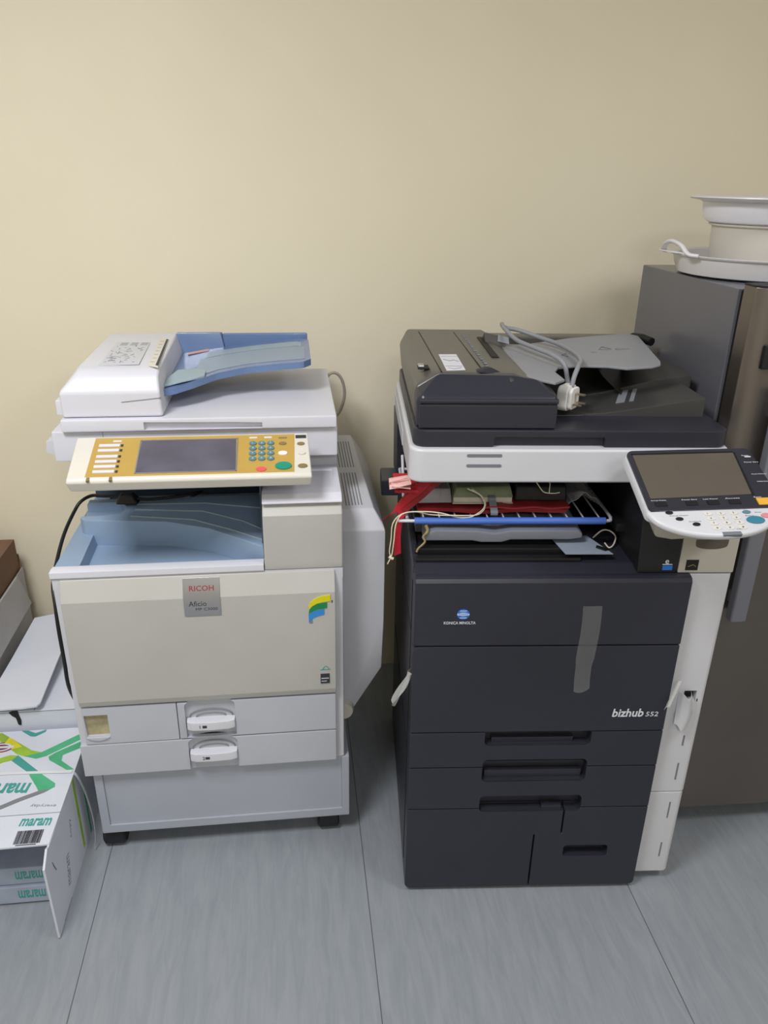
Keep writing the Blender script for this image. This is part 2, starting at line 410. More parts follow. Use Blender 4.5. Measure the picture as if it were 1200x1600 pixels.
cp.part('bay_lining', B().box(-.011, .4545, .440, .4495, .839, .868).box(.4500, .4545, .05, .4495, .84, 1.03).box(-.005, .4545, .4405, .4495, .885, 1.04, mi=0), 'blue_dark', label='dark blue lining of the exit bay')
cp.part('bay_strip', B().box(-.008, .449, .4385, .445, .869, .884), 'grey_white')
# right block
rb = cp.part('right_cover', B().prism([(.44, .824), (-.001, .824), (-.0035, .84), (-.002, .960), (.018, .9835), (.44, .9835)], 'x', .4555, .6345, .003), 'cream')
cp.part('top_cover', B().hull([(x, y, z) for x in (.4555, .6345) for (y, z) in ((.004, .985), (.2, .985), (.004, .99), (.024, 1.003), (.2, 1.005))], .003), 'white', parent=None,
        cuts=[B().box(.565, .622, .06, .17, 1.0005, 1.02, .003)])
# scanner + lid
sc = cp.part('scanner_unit', B().box(-.012, .634, .15, .62, 1.046, 1.118, .004), 'white')
cp.part('side_latch', B().hull([(-.036, .17, 1.062), (-.012, .165, 1.055), (-.012, .22, 1.055), (-.036, .21, 1.062), (-.032, .17, 1.09), (-.012, .165, 1.098), (-.012, .22, 1.098), (-.032, .21, 1.09)], .002), 'grey_white', parent=sc)
cp.part('seam_line', B().box(.10, .1008, .1492, .151, 1.09, 1.117), 'print_grey', parent=sc)
def lidz(x, y):
    a = max(0, min(1, (x - .40) / .09)); a = a * a * (3 - 2 * a)
    c = max(0, min(1, (y - .27) / .07)); c = c * c * (3 - 2 * c)
    e = max(0, min(1, (.625 - x) / .012))
    return 1.1475 + .026 * a * c * e
lid = cp.part('platen_lid', B().box(.014, .632, .138, .615, 1.119, 1.148, .004).grid(lambda u, v: (.236 + .393 * u, .17 + .44 * v, lidz(.236 + .393 * u, .17 + .44 * v)), 40, 30, .008), 'white',
        cuts=[B().prism([(.195, 1.1215), (.46, 1.1215), (.46, 1.135), (.40, 1.137), (.195, 1.1405)], 'y', .12, .152)])
# document feeder
df = cp.part('document_feeder', B().hull([(.017, .152, 1.149), (.238, .152, 1.149), (.017, .61, 1.149), (.238, .61, 1.149), (.017, .15, 1.207), (.236, .15, 1.207), (.012, .61, 1.205), (.236, .61, 1.207),
            (.055, .205, 1.255), (.233, .205, 1.252), (.046, .60, 1.254), (.222, .60, 1.254), (.232, .17, 1.24), (.05, .172, 1.238)], .006, seg=3).box(.001, .02, .17, .6, 1.15, 1.185, .003), 'white')
il = cp.part('instruction_label', B().hull([(x, y, z) for (x, y) in ((.088, .47), (.172, .465), (.185, .215), (.097, .207)) for z in (1.2545, 1.2556)]), 'grey_white', parent=df)
ib = B()
for k in range(46):
    x = random.uniform(.098, .174); y = random.uniform(.225, .42); a = random.uniform(0, 3.1); L = random.uniform(.004, .016)
    ib.tube([(x, y, 1.2557), (x + L * math.cos(a), y + L * 1.5 * math.sin(a), 1.2557)], .0007, 4)
for k in range(12): ib.box(.102 + (k % 3) * .025, .102 + (k % 3) * .025 + .018, .43 + (k // 3) * .009, .433 + (k // 3) * .009, 1.2553, 1.2559)
cp.part('diagram_lines', ib, 'print_grey', parent=il)
ins = cp.part('indicator_strip', B().hull([(x, y, z) for (x, y) in ((.186, .54), (.214, .50), (.232, .185), (.208, .205)) for z in (1.2525, 1.2568)], .0008), 'ivory', parent=df)
dk = B().hull([(x, y, z) for (x, y) in ((.208, .50), (.2135, .495), (.2315, .19), (.225, .195)) for z in (1.2564, 1.2572)])
cp.part('size_scale', dk, 'print_dark', parent=ins)
sm = B()
for k in range(7): cp.part('size_mark', B().box(.196 + .0022 * k, .206 + .002 * k, .47 - .04 * k, .473 - .04 * k, 1.2565, 1.2571), 'print_grey', parent=ins)
cp.part('cover_seam', B().hull([(x, y, z) for y in (.1495, .152) for (x, z) in ((.15, 1.185), (.2375, 1.194), (.2375, 1.1925), (.15, 1.184))]), 'print_grey', parent=df)
# feeder tray (blue)
def ftz(x): 
    t = (x - .225) / .355; return 1.197 + .040 * t + .012 * math.sin(math.pi * min(1, max(0, t))) * .3
def fty0(x):
    pts = [(.225, .20), (.26, .205), (.30, .235), (.35, .29), (.42, .315), (.50, .315), (.56, .31), (.582, .34)]
    for a, b in zip(pts, pts[1:]):
        if x <= b[0]:
            t = (x - a[0]) / (b[0] - a[0]); return a[1] + (b[1] - a[1]) * t
    return pts[-1][1]
def ftp(u, v):
    x = .225 + .355 * u; y0 = fty0(x); y1 = .598 if u < .9 else .598 - (u - .9) * .5
    return (x, y0 + (y1 - y0) * v, ftz(x) + .006 * v)
ft = cp.part('feeder_tray', B().grid(ftp, 40, 12, .016), 'blue_plastic', label='translucent blue original feeder tray')
cp.part('tray_inlay', B().grid(lambda u, v: V(ftp(.20 + .76 * u, .10 + .50 * v)) + V((0, 0, .0012)), 20, 6, .001), 'blue_grey', parent=ft)
cp.part('tray_inlay', B().grid(lambda u, v: V(ftp(.24 + .70 * u, .62 + .18 * v)) + V((0, 0, .0012)), 20, 6, .001), 'guide_grey', parent=ft)
cp.part('rear_fence', B().hull([(.222, .57, 1.2), (.222, .598, 1.2), (.35, .57, 1.215), (.35, .598, 1.215), (.222, .585, 1.257), (.222, .598, 1.257), (.34, .585, 1.257), (.345, .598, 1.257)], .002).box(.345, .578, .586, .598, 1.215, 1.2545, .005), 'blue_plastic', parent=ft)
cp.part('paper_guide', B().hull([(.232, .215, 1.206), (.232, .245, 1.21), (.258, .30, 1.222), (.305, .315, 1.222), (.325, .30, 1.220), (.325, .265, 1.216), (.28, .225, 1.210), (.232, .215, 1.199), (.325, .265, 1.208), (.258, .30, 1.206), (.32, .31, 1.208)], .002), 'guide_grey', parent=ft)
cp.part('warning_sticker', B().hull([(x, y, z) for (x, y, z) in ((.255, .53, 1.2085), (.31, .55, 1.2145), (.308, .575, 1.2145), (.253, .555, 1.2085), (.255, .53, 1.2095), (.31, .55, 1.2155), (.308, .575, 1.2155), (.253, .555, 1.2095))]), 'pink', parent=ft)
cp.part('size_print', B().text('A4 A3', (.335, .50, 1.2165), (1, .1, .11), (0, 1, .01), w=.05, h=.012), 'logo_white', parent=ft)
# control panel
PO = V((.056, -.032, 1.0685)); PS = V((0, .135, .049)).normalized(); PN = V((1, 0, 0)).cross(PS)
def pp(u, v, n=0): return PO + V((u, 0, 0)) + PS * v + PN * n
PX = Matrix.Translation(PO) @ Matrix(((1, 0, 0), PS, PN)).transposed().to_4x4()
cpn = cp.part('control_panel', B().hull([pp(0.002, .004), pp(.511, .004), pp(0, .146), pp(.507, .146), pp(.001, -.002, -.006), pp(.512, -.002, -.006), (.062, -.022, 1.040), (.564, -.022, 1.040), (.062, .05, 1.044), (.564, .05, 1.044), pp(0, .15, -.02), pp(.507, .15, -.02)], .003, seg=3)
        .box(.16, .50, .04, .16, 1.042, 1.062), 'ivory')
cp.part('gold_fascia', B(PX).prism([(.039, .010), (.474, .010), (.477, .141), (.041, .141)], 'z', .0, .0008), 'gold', parent=cpn)
scn = cp.part('touch_screen', B(PX).prism([(.141, .019), (.349, .019), (.347, .127), (.142, .127)], 'z', .0002, .0016), 'screen', parent=cpn)
cp.part('screen_frame', B(PX).box(.1385, .3515, .0165, .019, 0, .002).box(.1385, .3515, .127, .1295, 0, .002).box(.1385, .141, .0165, .1295, 0, .002).box(.349, .3515, .0165, .1295, 0, .002), 'print_grey', parent=scn)
for i in range(6):
    v = .113 - i * .0168 - (.004 if i > 1 else 0)
    k = cp.part('function_key', B(PX).box(.052, .097, v - .0045, v + .0045, 0, .003, .001), 'white', parent=cpn)
    cp.part('key_light', B(PX).box(.0985, .1035, v - .004, v + .003, 0, .002), 'print_dark', parent=k)
cp.part('key_label', B(PX).box(.080, .098, .126, .131, 0, .0012), 'white', parent=cpn)
for u in (.046, .092): cp.part('corner_mark', B(PX).box(u - .003, u + .003, -.003, .008, -.0035, .0013), 'btn_brown', parent=cpn)
for r_ in range(4):
    for c_ in range(3):
        k = cp.part('number_key', B(PX).prism(ellipse(.3845 + .0195 * c_, .1085 - .0178 * r_, .0082, .0068, 18), 'z', 0, .0042, .0015), 'btn_teal', parent=cpn)
        cp.part('key_digit', B(PX).text('123456789*0#'[r_ * 3 + c_], (.3827 + .0195 * c_, .1060 - .0178 * r_, .0042), (1, 0, 0), (0, 1, 0), h=.005), 'logo_white', parent=k)
def btn(u, v, ru, rv, m, h=.003): return cp.part('panel_button', B(PX).prism(ellipse(u, v, ru, rv, 22), 'z', 0, h, .001), m, parent=cpn)
btn(.4035, .020, .011, .0075, 'btn_red'); btn(.451, .029, .018, .0125, 'btn_green', .004); btn(.450, .073, .0105, .0070, 'plug_white')
btn(.450, .107, .0085, .0052, 'btn_brown'); btn(.4905, .105, .0085, .0052, 'btn_brown'); btn(.4915, .072, .0085, .0055, 'btn_cream'); btn(.4925, .028, .0105, .0065, 'btn_brown')
cp.part('key_label', B(PX).box(.441, .460, .125, .131, 0, .001), 'btn_brown', parent=cpn)
cp.part('key_label', B(PX).box(.376, .393, .128, .134, 0, .001), 'btn_cream', parent=cpn)
cp.part('key_label', B(PX).box(.409, .426, .128, .134, 0, .001), 'white', parent=cpn)
cp.part('power_label', B(PX).box(.479, .503, .126, .137, 0, .001), 'print_dark', parent=cpn)
# duplex unit on the right
du = cp.part('duplex_unit', B().hull([(.6355, .072, .63), (.741, .066, .63), (.6355, .068, .885), (.741, .062, .885), (.6355, .098, .93), (.716, .095, .93), (.736, .08, .90),
        (.6355, .62, .945), (.70, .62, .945), (.741, .62, .885), (.741, .62, .47), (.741, .10, .47), (.6355, .105, .47), (.6355, .62, .30), (.645, .62, .30), (.6355, .11, .305), (.650, .11, .305)], .003), 'grey_white')
gr = []
vb = B()
for (y0, y1) in ((.115, .32), (.36, .56)):
    for k in range(6):
        x = .650 + k * .0075
        vb.hull([(x, y0, .928 + (y0 - .095) * .0286), (x + .0028, y0, .928 + (y0 - .095) * .0286), (x, y1, .928 + (y1 - .095) * .0286), (x + .0028, y1, .928 + (y1 - .095) * .0286),
                 (x, y0, .9306 + (y0 - .095) * .0286), (x + .0028, y0, .9306 + (y0 - .095) * .0286), (x, y1, .9306 + (y1 - .095) * .0286), (x + .0028, y1, .9306 + (y1 - .095) * .0286)])
vg = cp.part('vent_slots', vb, 'print_grey', parent=du)
cp.part('release_knob', B().tube([(.640, .11, .345), (.640, .095, .345), (.640, .085, .345)], [.028, .028, .024], 20), 'ivory', parent=du)
cp.part('interface_cable', B().tube(arc_pts([(.61, .60, 1.10), (.645, .61, 1.135), (.672, .62, 1.12), (.684, .63, 1.07), (.672, .63, 1.02), (.648, .625, .99), (.638, .625, .95)], 6), .0045, 8), 'cord_beige')

# ---- black power cord lying over the exit tray
pc = Thing('power_cord', 'black power cord lying on the blue exit tray and hanging down beside the copier', 'cord', RF, (-.025, .03, .45))
pc.part('cable', B().tube(arc_pts([(.085, .292, .901), (.045, .30, .899), (.012, .315, .895), (-.01, .295, .889), (-.024, .275, .872), (-.034, .20, .845), (-.038, .13, .81), (-.034, .06, .78), (-.027, .03, .74), (-.026, .02, .68), (-.024, .015, .60), (-.026, .02, .52), (-.024, .06, .44), (-.026, .12, .40)], 7), .0045, 8), 'black')
pc.part('cable', B().tube(arc_pts([(.128, .275, .899), (.17, .285, .893), (.24, .30, .893), (.275, .32, .893), (.285, .345, .885), (.262, .365, .868), (.24, .38, .85), (.2, .40, .843)], 7), .0042, 8), 'black')
pc.part('plug', B().hull([(.078, .262, .888), (.136, .258, .888), (.142, .29, .89), (.082, .30, .89), (.09, .268, .914), (.122, .264, .914), (.126, .284, .916), (.094, .29, .916)], .006, seg=3), 'black')
# ================================================================== RIGHT COPIER
KF = ((0.24047, 1.38872, 0), -4.66)
kp = Thing('multifunction_printer', 'dark graphite and white multifunction printer with taped front doors, next to the refrigerator', 'printer', KF, (.33, .34, 0))
kb = kp.part('main_body', B().box(.0, .584, .028, .68, .012, .894, .004).box(.0, .56, .50, .68, .88, 1.078, .003).hull([(-.014, .50, .90), (.03, .50, .90), (-.014, .68, .90), (.03, .68, .90), (-.016, .50, 1.076), (.03, .50, 1.076), (-.016, .68, 1.076), (.03, .68, 1.076)], .003)
    .box(.0, .56, .05, .52, .885, .9045), 'graphite')
kp.part('side_groove', B().box(-.0012, .0, .06, .065, .05, .86).box(-.0012, .0, .06, .62, .395, .398).box(-.0012, 0, .06, .62, .729, .732), 'deep_black', parent=kb)
for (x, y) in ((.04, .07), (.54, .07), (.04, .62), (.54, .62)): kp.part('foot', B().cyl((x, y, 0), (x, y, .014), .02), 'rubber')
# left bay rail (low sloped wall)
kp.part('bay_rail', B().hull([(-.002, .045, .885), (.012, .045, .885), (-.002, .045, .903), (.012, .045, .903), (-.006, .50, .885), (.012, .50, .885), (-.006, .50, .955), (.012, .50, .955), (-.004, .2, .912), (.012, .2, .912)], .002), 'graphite')
SL = [B().prism(rr(.172, .419, .459, .52, .014, 5, (1, 1, 0, 0)), 'y', -.02, .022),]
# front doors and drawers
fd = kp.part('front_door', B().prism([(.028, .731), (.002, .731), (.0, .733), (.0, .885), (.004, .893), (.012, .8955), (.028, .896)], 'x', .0, .5845, .004)
             , 'graphite')
kp.part('front_ledge', B().hull([(.0, .0135, .893), (.57, .0135, .893), (.0, .05, .9055), (.57, .05, .9055), (.0, .056, .9055), (.57, .056, .9055), (0, .056, .885), (.57, .056, .885), (0, .015, .885), (.57, .015, .885)], .0012), 'graphite')
def globe():
    cx, cz, r = .104, .811, .0135
    b = B(); b.prism(ellipse(cx, cz, r, r * .92, 32), 'y', -.0012, .0002, mi=0)
    b.prism(ellipse(cx, cz, r * .97, r * .33, 28), 'y', -.0016, -.001, mi=1)
    for z, w, h in ((.0028, .8, .0005), (0, .85, .0005), (-.0028, .8, .0005)): b.box(cx - r * w, cx + r * w, -.0019, -.0014, cz + z - h, cz + z + h, mi=0)
    for z, w in ((.0085, .55), (-.0085, .55)): b.box(cx - r * w, cx + r * w, -.0016, -.001, cz + z - .0006, cz + z + .0006, mi=1)
    return b
gl = kp.part('globe_logo', globe(), ['logo_blue', 'logo_white'], parent=fd)
kp.part('brand_name', B().text('KONICA MINOLTA', (.0635, -.0004, .7865), (1, 0, 0), (0, 0, 1), w=.068, h=.0068, bold=.01), 'logo_white', parent=fd)
td = kp.part('middle_door', B().prism(rr(0, .5845, .4985, .729, .012, 4, (0, 0, 0, 1)), 'y', .0, .028, .003), 'graphite', cuts=[B().prism(rr(.172, .419, .459, .4955, .014, 5, (1, 1, 0, 0)), 'y', -.02, .022)])
kp.part('model_name', B().text('bizhub', (.4585, -.0004, .5385), (1, 0, 0), (0, 0, 1), w=.072, h=.0225, bold=.02, shear=.12).text('552', (.5355, -.0004, .5395), (1, 0, 0), (0, 0, 1), w=.029, h=.0125, shear=.1), 'logo_white', parent=td)
def sl(z0, z1, k=(1, 1, 1, 1), y1=.024): return B().prism(rr(.172, .4185, z0, z1, .013, 5, k), 'y', -.02, y1)
d1 = kp.part('drawer', B().prism(rr(0, .5845, .3965, .4965, .010, 4, (0, 0, 0, 1)), 'y', .0, .028, .0025), 'graphite', cuts=[sl(.459, .51, (1, 1, 0, 0)), sl(.352, .4185)])
d2 = kp.part('drawer', B().prism(rr(0, .5845, .2705, .3945, .010, 4, (0, 0, 0, 1)), 'y', .0, .028, .0025), 'graphite', cuts=[sl(.352, .4185), sl(.259, .309)])
lq = [(0, .022), (.004, .014), (.012, .0105), (.3125, .0105), (.3125, .1835), (.379, .1835), (.379, .2685), (0, .2685)]
d3 = kp.part('drawer', B().prism(lq, 'y', .0, .028, .0025), 'graphite', cuts=[sl(.259, .309)])
rq = [(.3155, .0105), (.574, .0105), (.582, .014), (.5845, .022), (.5845, .2685), (.382, .2685), (.382, .1865), (.3155, .1865)]
d4 = kp.part('drawer', B().prism(rq, 'y', .0, .028, .0025), 'graphite', cuts=[sl(.259, .309), B().prism(rr(.391, .502, .110, .147, .009, 4), 'y', -.02, .024)])
kp.part('grip_lip', B().box(.178, .413, .004, .022, .459, .4605).box(.19, .38, .012, .022, .4605, .474), 'graphite', parent=d1)
kp.part('grip_lip', B().box(.176, .415, .003, .022, .3525, .356).box(.18, .41, .012, .022, .356, .378), 'graphite', parent=d2)
kp.part('grip_lip', B().box(.178, .375, .003, .022, .2595, .2625).box(.325, .372, .006, .022, .2625, .272), 'graphite', parent=d3)
kp.part('grip_lip', B().box(.396, .497, .004, .022, .1105, .1125), 'graphite', parent=d4)
# white column
cw = kp.part('side_column', B().prism(rr(.586, .678, .021, .30, .012, 5, (0, 1, 0, 0)), 'z', .296, .894, .0015), 'konica_white', cuts=[B().prism(rr(.626, .655, .565, .593, .002, 2), 'y', 0, .04)])
kp.part('column_back', B().box(.5875, .674, .024, .1, .2938, .2962), 'print_grey', parent=cw)
cl = kp.part('lower_column', B().prism(rr(.586, .678, .0205, .30, .014, 5, (0, 1, 0, 0)), 'z', .0305, .2935, .003), 'konica_white')
for z0, z1, p in ((.436, .466, cw), (.333, .384, cw), (.211, .263, cl), (.082, .130, cl)):
    kp.part('vent_slot', B().box(.6455, .6495, .0198, .024, z0, z1, .0008), 'handle_grey', parent=p)
kp.part('cable_hole', B().box(.6265, .6545, .036, .04, .5655, .5925).box(.658, .660, .0203, .0212, .563, .571), 'deep_black', parent=cw)
kp.part('torn_panel', B().grid(lambda u, v: (.612 + .028 * u + .012 * math.sin(3 * v) * u, .018 - .026 * math.sin(math.pi * u) * (1 - v * .6) - .006 * v, .592 - (.085 + .02 * u) * v + .004 * math.sin(9 * u)), 12, 10, (0, .0012, 0)), 'konica_white', parent=cw, label='torn curled strip of the white column')
kp.part('side_latch', B().box(.678, .698, .06, .12, .505, .60, .004), 'graphite')
ct = kp.part('upper_column', B().box(.5575, .678, .021, .30, .8965, .99, .003), 'konica_cream')
kp.part('grip_recess', B().prism([(.585, .975)] + [(.6195 + .0345 * math.cos(t), .967 - .014 * abs(math.sin(t)) ** .6) for t in [math.pi + math.pi * i / 12 for i in range(13)]] + [(.654, .975)], 'y', .0203, .0225), 'olive_screen', parent=ct)
kp.part('energy_sticker', B().box(.5725, .599, .0202, .0215, .9035, .928, mi=0).tube([(.577, .0203, .912), (.588, .0200, .917), (.594, .0203, .912)], .0008, 5, mi=1), ['deep_black', 'btn_brown'], parent=ct)
# right dark tower
tw = kp.part('dark_tower', B().hull([(.470, .02, .896), (.557, .02, .896), (.470, .60, .896), (.557, .60, .896), (.462, .02, 1.077), (.557, .02, 1.077), (.462, .6, 1.077), (.557, .6, 1.077)], .005), 'black')
kp.part('recycling_sticker', B().box(.523, .544, .0195, .0205, .9045, .915, mi=0).box(.522, .543, .0195, .0205, .917, .9185, mi=1).text('e', (.527, .0196, .9195), (1, 0, 0), (0, 0, 1), h=.009, mi=1), ['logo_blue', 'logo_white'], parent=tw)
# output bay
ot = kp.part('output_tray', B().prism([(.022, .932), (.13, .932), (.15, .928), (.195, .928), (.215, .934), (.345, .934), (.372, .938), (.372, .950), (.36, .957), (.215, .957), (.18, .950), (.14, .956), (.05, .958), (.03, .952)], 'y', .105, .42, .004, fn=lambda p: (p.x, p.y, p.z + (p.y - .10) * .05)), 'output_grey', label='grey paper output tray')
kp.part('tray_support', B().box(.03, .37, .14, .42, .9045, .935), 'deep_black', parent=ot)
kp.part('exit_bar', B().box(.004, .36, .058, .078, .9045, .913, .002).box(.004, .40, .09, .112, .9045, .921, .002), 'black')
kp.part('bay_ledge', B().box(.006, .02, .11, .49, .952, .9705, .001), 'black')
kp.part('bay_ledge', B().box(.446, .470, .11, .49, .952, .9705, .001), 'black')
# scanner
RC = lambda x0, x1, y0, y1, r: rr(x0, x1, y0, y1, r, 6)
ks = kp.part('scanner_unit', B().prism(RC(-.014, .654, .078, .655, .03), 'z', 1.078, 1.151, .006, seg=3), 'konica_white')
for z in (1.1165, 1.1385): kp.part('vent_slot', B().prism(rr(.103, .1755, z - .0032, z + .0032, .0028, 4), 'y', .0772, .079), 'handle_grey', parent=ks)
kp.part('hinge_cover', B().box(-.0155, -.012, .30, .64, 1.085, 1.12, .001), 'grey_white', parent=ks)
kl = kp.part('platen_lid', B().prism(RC(-.006, .650, .092, .652, .026), 'z', 1.152, 1.188, .004, seg=2), 'graphite', cuts=[B().box(.159, .389, .07, .106, 1.148, 1.1735, .004)])
# ADF housing
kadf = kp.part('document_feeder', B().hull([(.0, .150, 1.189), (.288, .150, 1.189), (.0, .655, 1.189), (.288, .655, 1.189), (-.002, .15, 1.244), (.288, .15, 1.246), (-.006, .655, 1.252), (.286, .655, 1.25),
     (.0, .155, 1.262), (.286, .155, 1.259), (.050, .157, 1.291), (.20, .157, 1.289), (.025, .20, 1.292), (-.004, .30, 1.268), (.012, .64, 1.292), (.205, .64, 1.292), (.212, .2, 1.290)], .007, seg=3), 'graphite_lit')
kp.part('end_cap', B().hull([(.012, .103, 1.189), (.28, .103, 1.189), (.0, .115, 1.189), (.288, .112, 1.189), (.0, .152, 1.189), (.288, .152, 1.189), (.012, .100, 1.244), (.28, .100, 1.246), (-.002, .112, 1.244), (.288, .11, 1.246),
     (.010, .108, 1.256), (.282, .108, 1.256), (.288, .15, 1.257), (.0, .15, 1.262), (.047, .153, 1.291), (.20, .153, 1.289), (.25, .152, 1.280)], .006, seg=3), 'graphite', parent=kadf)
kp.part('front_band', B().prism([(.1012, 1.240), (.0965, 1.243), (.0965, 1.2485), (.101, 1.252)], 'x', .006, .286, .001), 'graphite', parent=kadf)
kp.part('lower_front', B().box(.004, .285, .0975, .1035, 1.19, 1.2385, .002), 'graphite', parent=kadf)
kp.part('cover_seam', B().hull([(x, y, z) for (x, y) in ((.038, .60), (.0405, .60), (.054, .16), (.0515, .16)) for z in (1.2905, 1.2924)]).hull([(x, y, z) for (x, y) in ((.128, .60), (.130, .60), (.142, .16), (.140, .16)) for z in (1.2905, 1.2924)]), 'deep_black', parent=kadf)
kst = kp.part('instruction_label', B().hull([(x, y, z) for (x, y) in ((.063, .323), (.103, .325), (.104, .174), (.064, .168)) for z in (1.2915, 1.2928)]), 'white', parent=kadf)
kp.part('label_print', B().box(.066, .102, .205, .208, 1.2924, 1.2931).tube([(.068, .27, 1.293), (.08, .255, 1.293), (.09, .265, 1.293), (.099, .25, 1.293)], .0008, 4).tube([(.070, .19, 1.293), (.082, .18, 1.293), (.098, .192, 1.293)], .0007, 4).box(.066, .102, .30, .302, 1.2924, 1.2931), 'print_grey', parent=kst)
kp.part('open_latch', B().box(.006, .030, .185, .215, 1.290, 1.2935, .001, mi=1).box(.007, .02, .19, .212, 1.2925, 1.2975, .002), ['silver', 'deep_black'], parent=kadf)
pb = B()
for k in range(18):
    t = k / 17; x = .147 + .009 * t; y = .555 - .365 * t
    pb.box(x - .003, x + .004, y, y + .006 + .006 * (k % 2), 1.2915, 1.2928)
kp.part('size_print', pb, 'output_grey', parent=kadf)
kp.part('jam_flap', B().hull([(.125, .18, 1.2925), (.16, .20, 1.2935), (.185, .165, 1.286), (.13, .155, 1.2915), (.145, .18, 1.299), (.16, .175, 1.297)], .001), 'graphite', parent=kadf)
kp.part('rear_cover', B().box(.20, .59, .595, .65, 1.189, 1.282, .006), 'graphite_lit')
# feed slot side plates and feeder tray
kp.part('feed_mouth', B().hull([(.180, .30, 1.288), (.205, .30, 1.288), (.180, .53, 1.288), (.205, .53, 1.288), (.180, .30, 1.2935), (.19, .30, 1.2935), (.180, .53, 1.2935), (.19, .53, 1.2935)]), 'deep_black')
TP = [(.205, .20), (.262, .150), (.285, .136), (.312, .165), (.308, .235), (.325, .275), (.37, .286), (.433, .267), (.466, .240), (.525, .246), (.548, .262), (.558, .290), (.612, .62), (.43, .585), (.30, .53), (.205, .50)]
def tz(p): return (p.x, p.y, p.z + (p.x - .2) * .05 + max(0, (.30 - p.x)) * .12)
ktray = kp.part('feeder_tray', B().prism(TP, 'z', 1.2645, 1.2705, .002, fn=tz), 'feeder_grey', label='grey original feeder tray')
kp.part('paper_guide', B().hull([(.192, .47, 1.289), (.24, .47, 1.277), (.192, .49, 1.311), (.25, .49, 1.300), (.192, .53, 1.289), (.25, .53, 1.277), (.192, .50, 1.311), (.25, .50, 1.300)], .002), 'graphite_lit', parent=ktray, label='dark paper side guide')
kp.part('guide_label', B().hull([(.223, .478, 1.2925), (.252, .478, 1.286), (.225, .489, 1.307), (.251, .489, 1.3005), (.223, .4765, 1.2925), (.252, .4765, 1.286), (.225, .4875, 1.307), (.251, .4875, 1.3005)]), 'feeder_grey', parent=ktray)
kp.part('guide_plate', B().hull([(.205, .20, 1.2825), (.23, .20, 1.276), (.205, .44, 1.2825), (.25, .42, 1.275), (.205, .2, 1.286), (.23, .2, 1.280), (.205, .44, 1.286), (.25, .42, 1.279)], .001), 'feeder_grey', parent=ktray)
kp.part('guide_slot', B().box(.212, .215, .30, .40, 1.2830, 1.2862).hull([(x, y, z) for (x, y) in ((.262, .32), (.266, .32), (.256, .43), (.252, .43)) for z in (1.272, 1.2765)]).hull([(x, y, z) for (x, y) in ((.262, .23), (.266, .23), (.267, .31), (.263, .31)) for z in (1.272, 1.2765)]), 'deep_black', parent=ktray)
kp.part('tray_print', B().box(.435, .450, .40, .412, 1.2815, 1.2829), 'print_grey', parent=ktray)
kp.part('tray_print', B().tube([(.36, .39, 1.2795), (.375, .405, 1.2800), (.37, .37, 1.280), (.36, .39, 1.2795)], .0008, 4), 'print_grey', parent=ktray)
kp.part('tray_print', B().tube([(.46, .43, 1.2845), (.475, .46, 1.285), (.49, .43, 1.286), (.46, .43, 1.2845)], .0008, 4), 'print_grey', parent=ktray)
kp.part('finger_dimple', B().box(.50, .54, .42, .432, 1.2848, 1.2872), 'print_grey', parent=ktray)
kp.part('smoked_guide', B().hull([(.19, .125, 1.262), (.285, .14, 1.252), (.19, .14, 1.284), (.27, .165, 1.274), (.19, .17, 1.286), (.28, .185, 1.262), (.285, .18, 1.25), (.2, .18, 1.25)], .004), 'graphite_tray', parent=ktray)
kp.part('output_ramp', B().prism([(.288, 1.187), (.632, 1.187), (.632, 1.229), (.52, 1.211), (.42, 1.196), (.36, 1.191), (.288, 1.190)], 'y', .195, .56, .0015), 'graphite_tray', parent=None)
kp.part('ramp_wall', B().prism([(.36, 1.188), (.655, 1.188), (.655, 1.246), (.56, 1.232), (.45, 1.205), (.36, 1.19)], 'y', .335, .60, .0015), 'graphite_tray')
kp.part('stop_ribs', B().hull([(.455, .25, 1.2015), (.475, .25, 1.2045), (.49, .332, 1.2075), (.51, .332, 1.2105), (.455, .25, 1.203), (.475, .25, 1.206), (.49, .332, 1.209), (.51, .332, 1.212)]).hull([(.485, .25, 1.206), (.495, .25, 1.2075), (.52, .332, 1.212), (.53, .332, 1.2135), (.485, .25, 1.2075), (.495, .25, 1.209), (.52, .332, 1.2135), (.53, .332, 1.215)]), 'feeder_grey')
kp.part('support_arm', B().grid(lambda u, v: (.42 + .06 * v + .11 * u - .02 * math.sin(3.1 * v), .30 + .27 * u, 1.278 - .066 * v ** 1.6 + .004 * u), 8, 10, (0.004, -.001, -.003)), 'smoke', label='smoked translucent tray support')
kp.part('tray_hinge', B().tube([(.60, .63, 1.272), (.60, .60, 1.283), (.615, .57, 1.285), (.628, .54, 1.282)], .011, 8), 'deep_black')
# control panel
KO = V((.381, -.19, 1.13))
a = math.radians(4.66)
KU = V((math.cos(a), math.sin(a), 0))                 # squared up to the room
KSy = V((-math.sin(a), math.cos(a), 0))
KS = (KSy * .17 + V((0, 0, .053))).normalized(); KN = KU.cross(KS)
KX = Matrix.Translation(KO) @ Matrix((KU, KS, KN)).transposed().to_4x4()
def kb_(): return B(KX)
def skew(p): return (p.x + .10 * max(0, p.y - .0), p.y, p.z)
kc = kp.part('control_panel', kb_().prism(rr(.0045, .262, -.004, .181, .016, 5), 'z', -.026, -.006, .005, fn=skew), 'konica_white')
kz = kp.part('panel_bezel', kb_().prism(rr(.0085, .2585, .001, .1785, .014, 5, (1, 0, 1, 1)), 'z', -.0075, .0, .002, fn=skew), 'graphite', parent=kc)
kscr = kp.part('touch_screen', kb_().prism([(.0205, .034), (.2135, .038), (.2365, .1625), (.034, .1625)], 'z', -.0005, .0008), 'olive_screen', parent=kc)
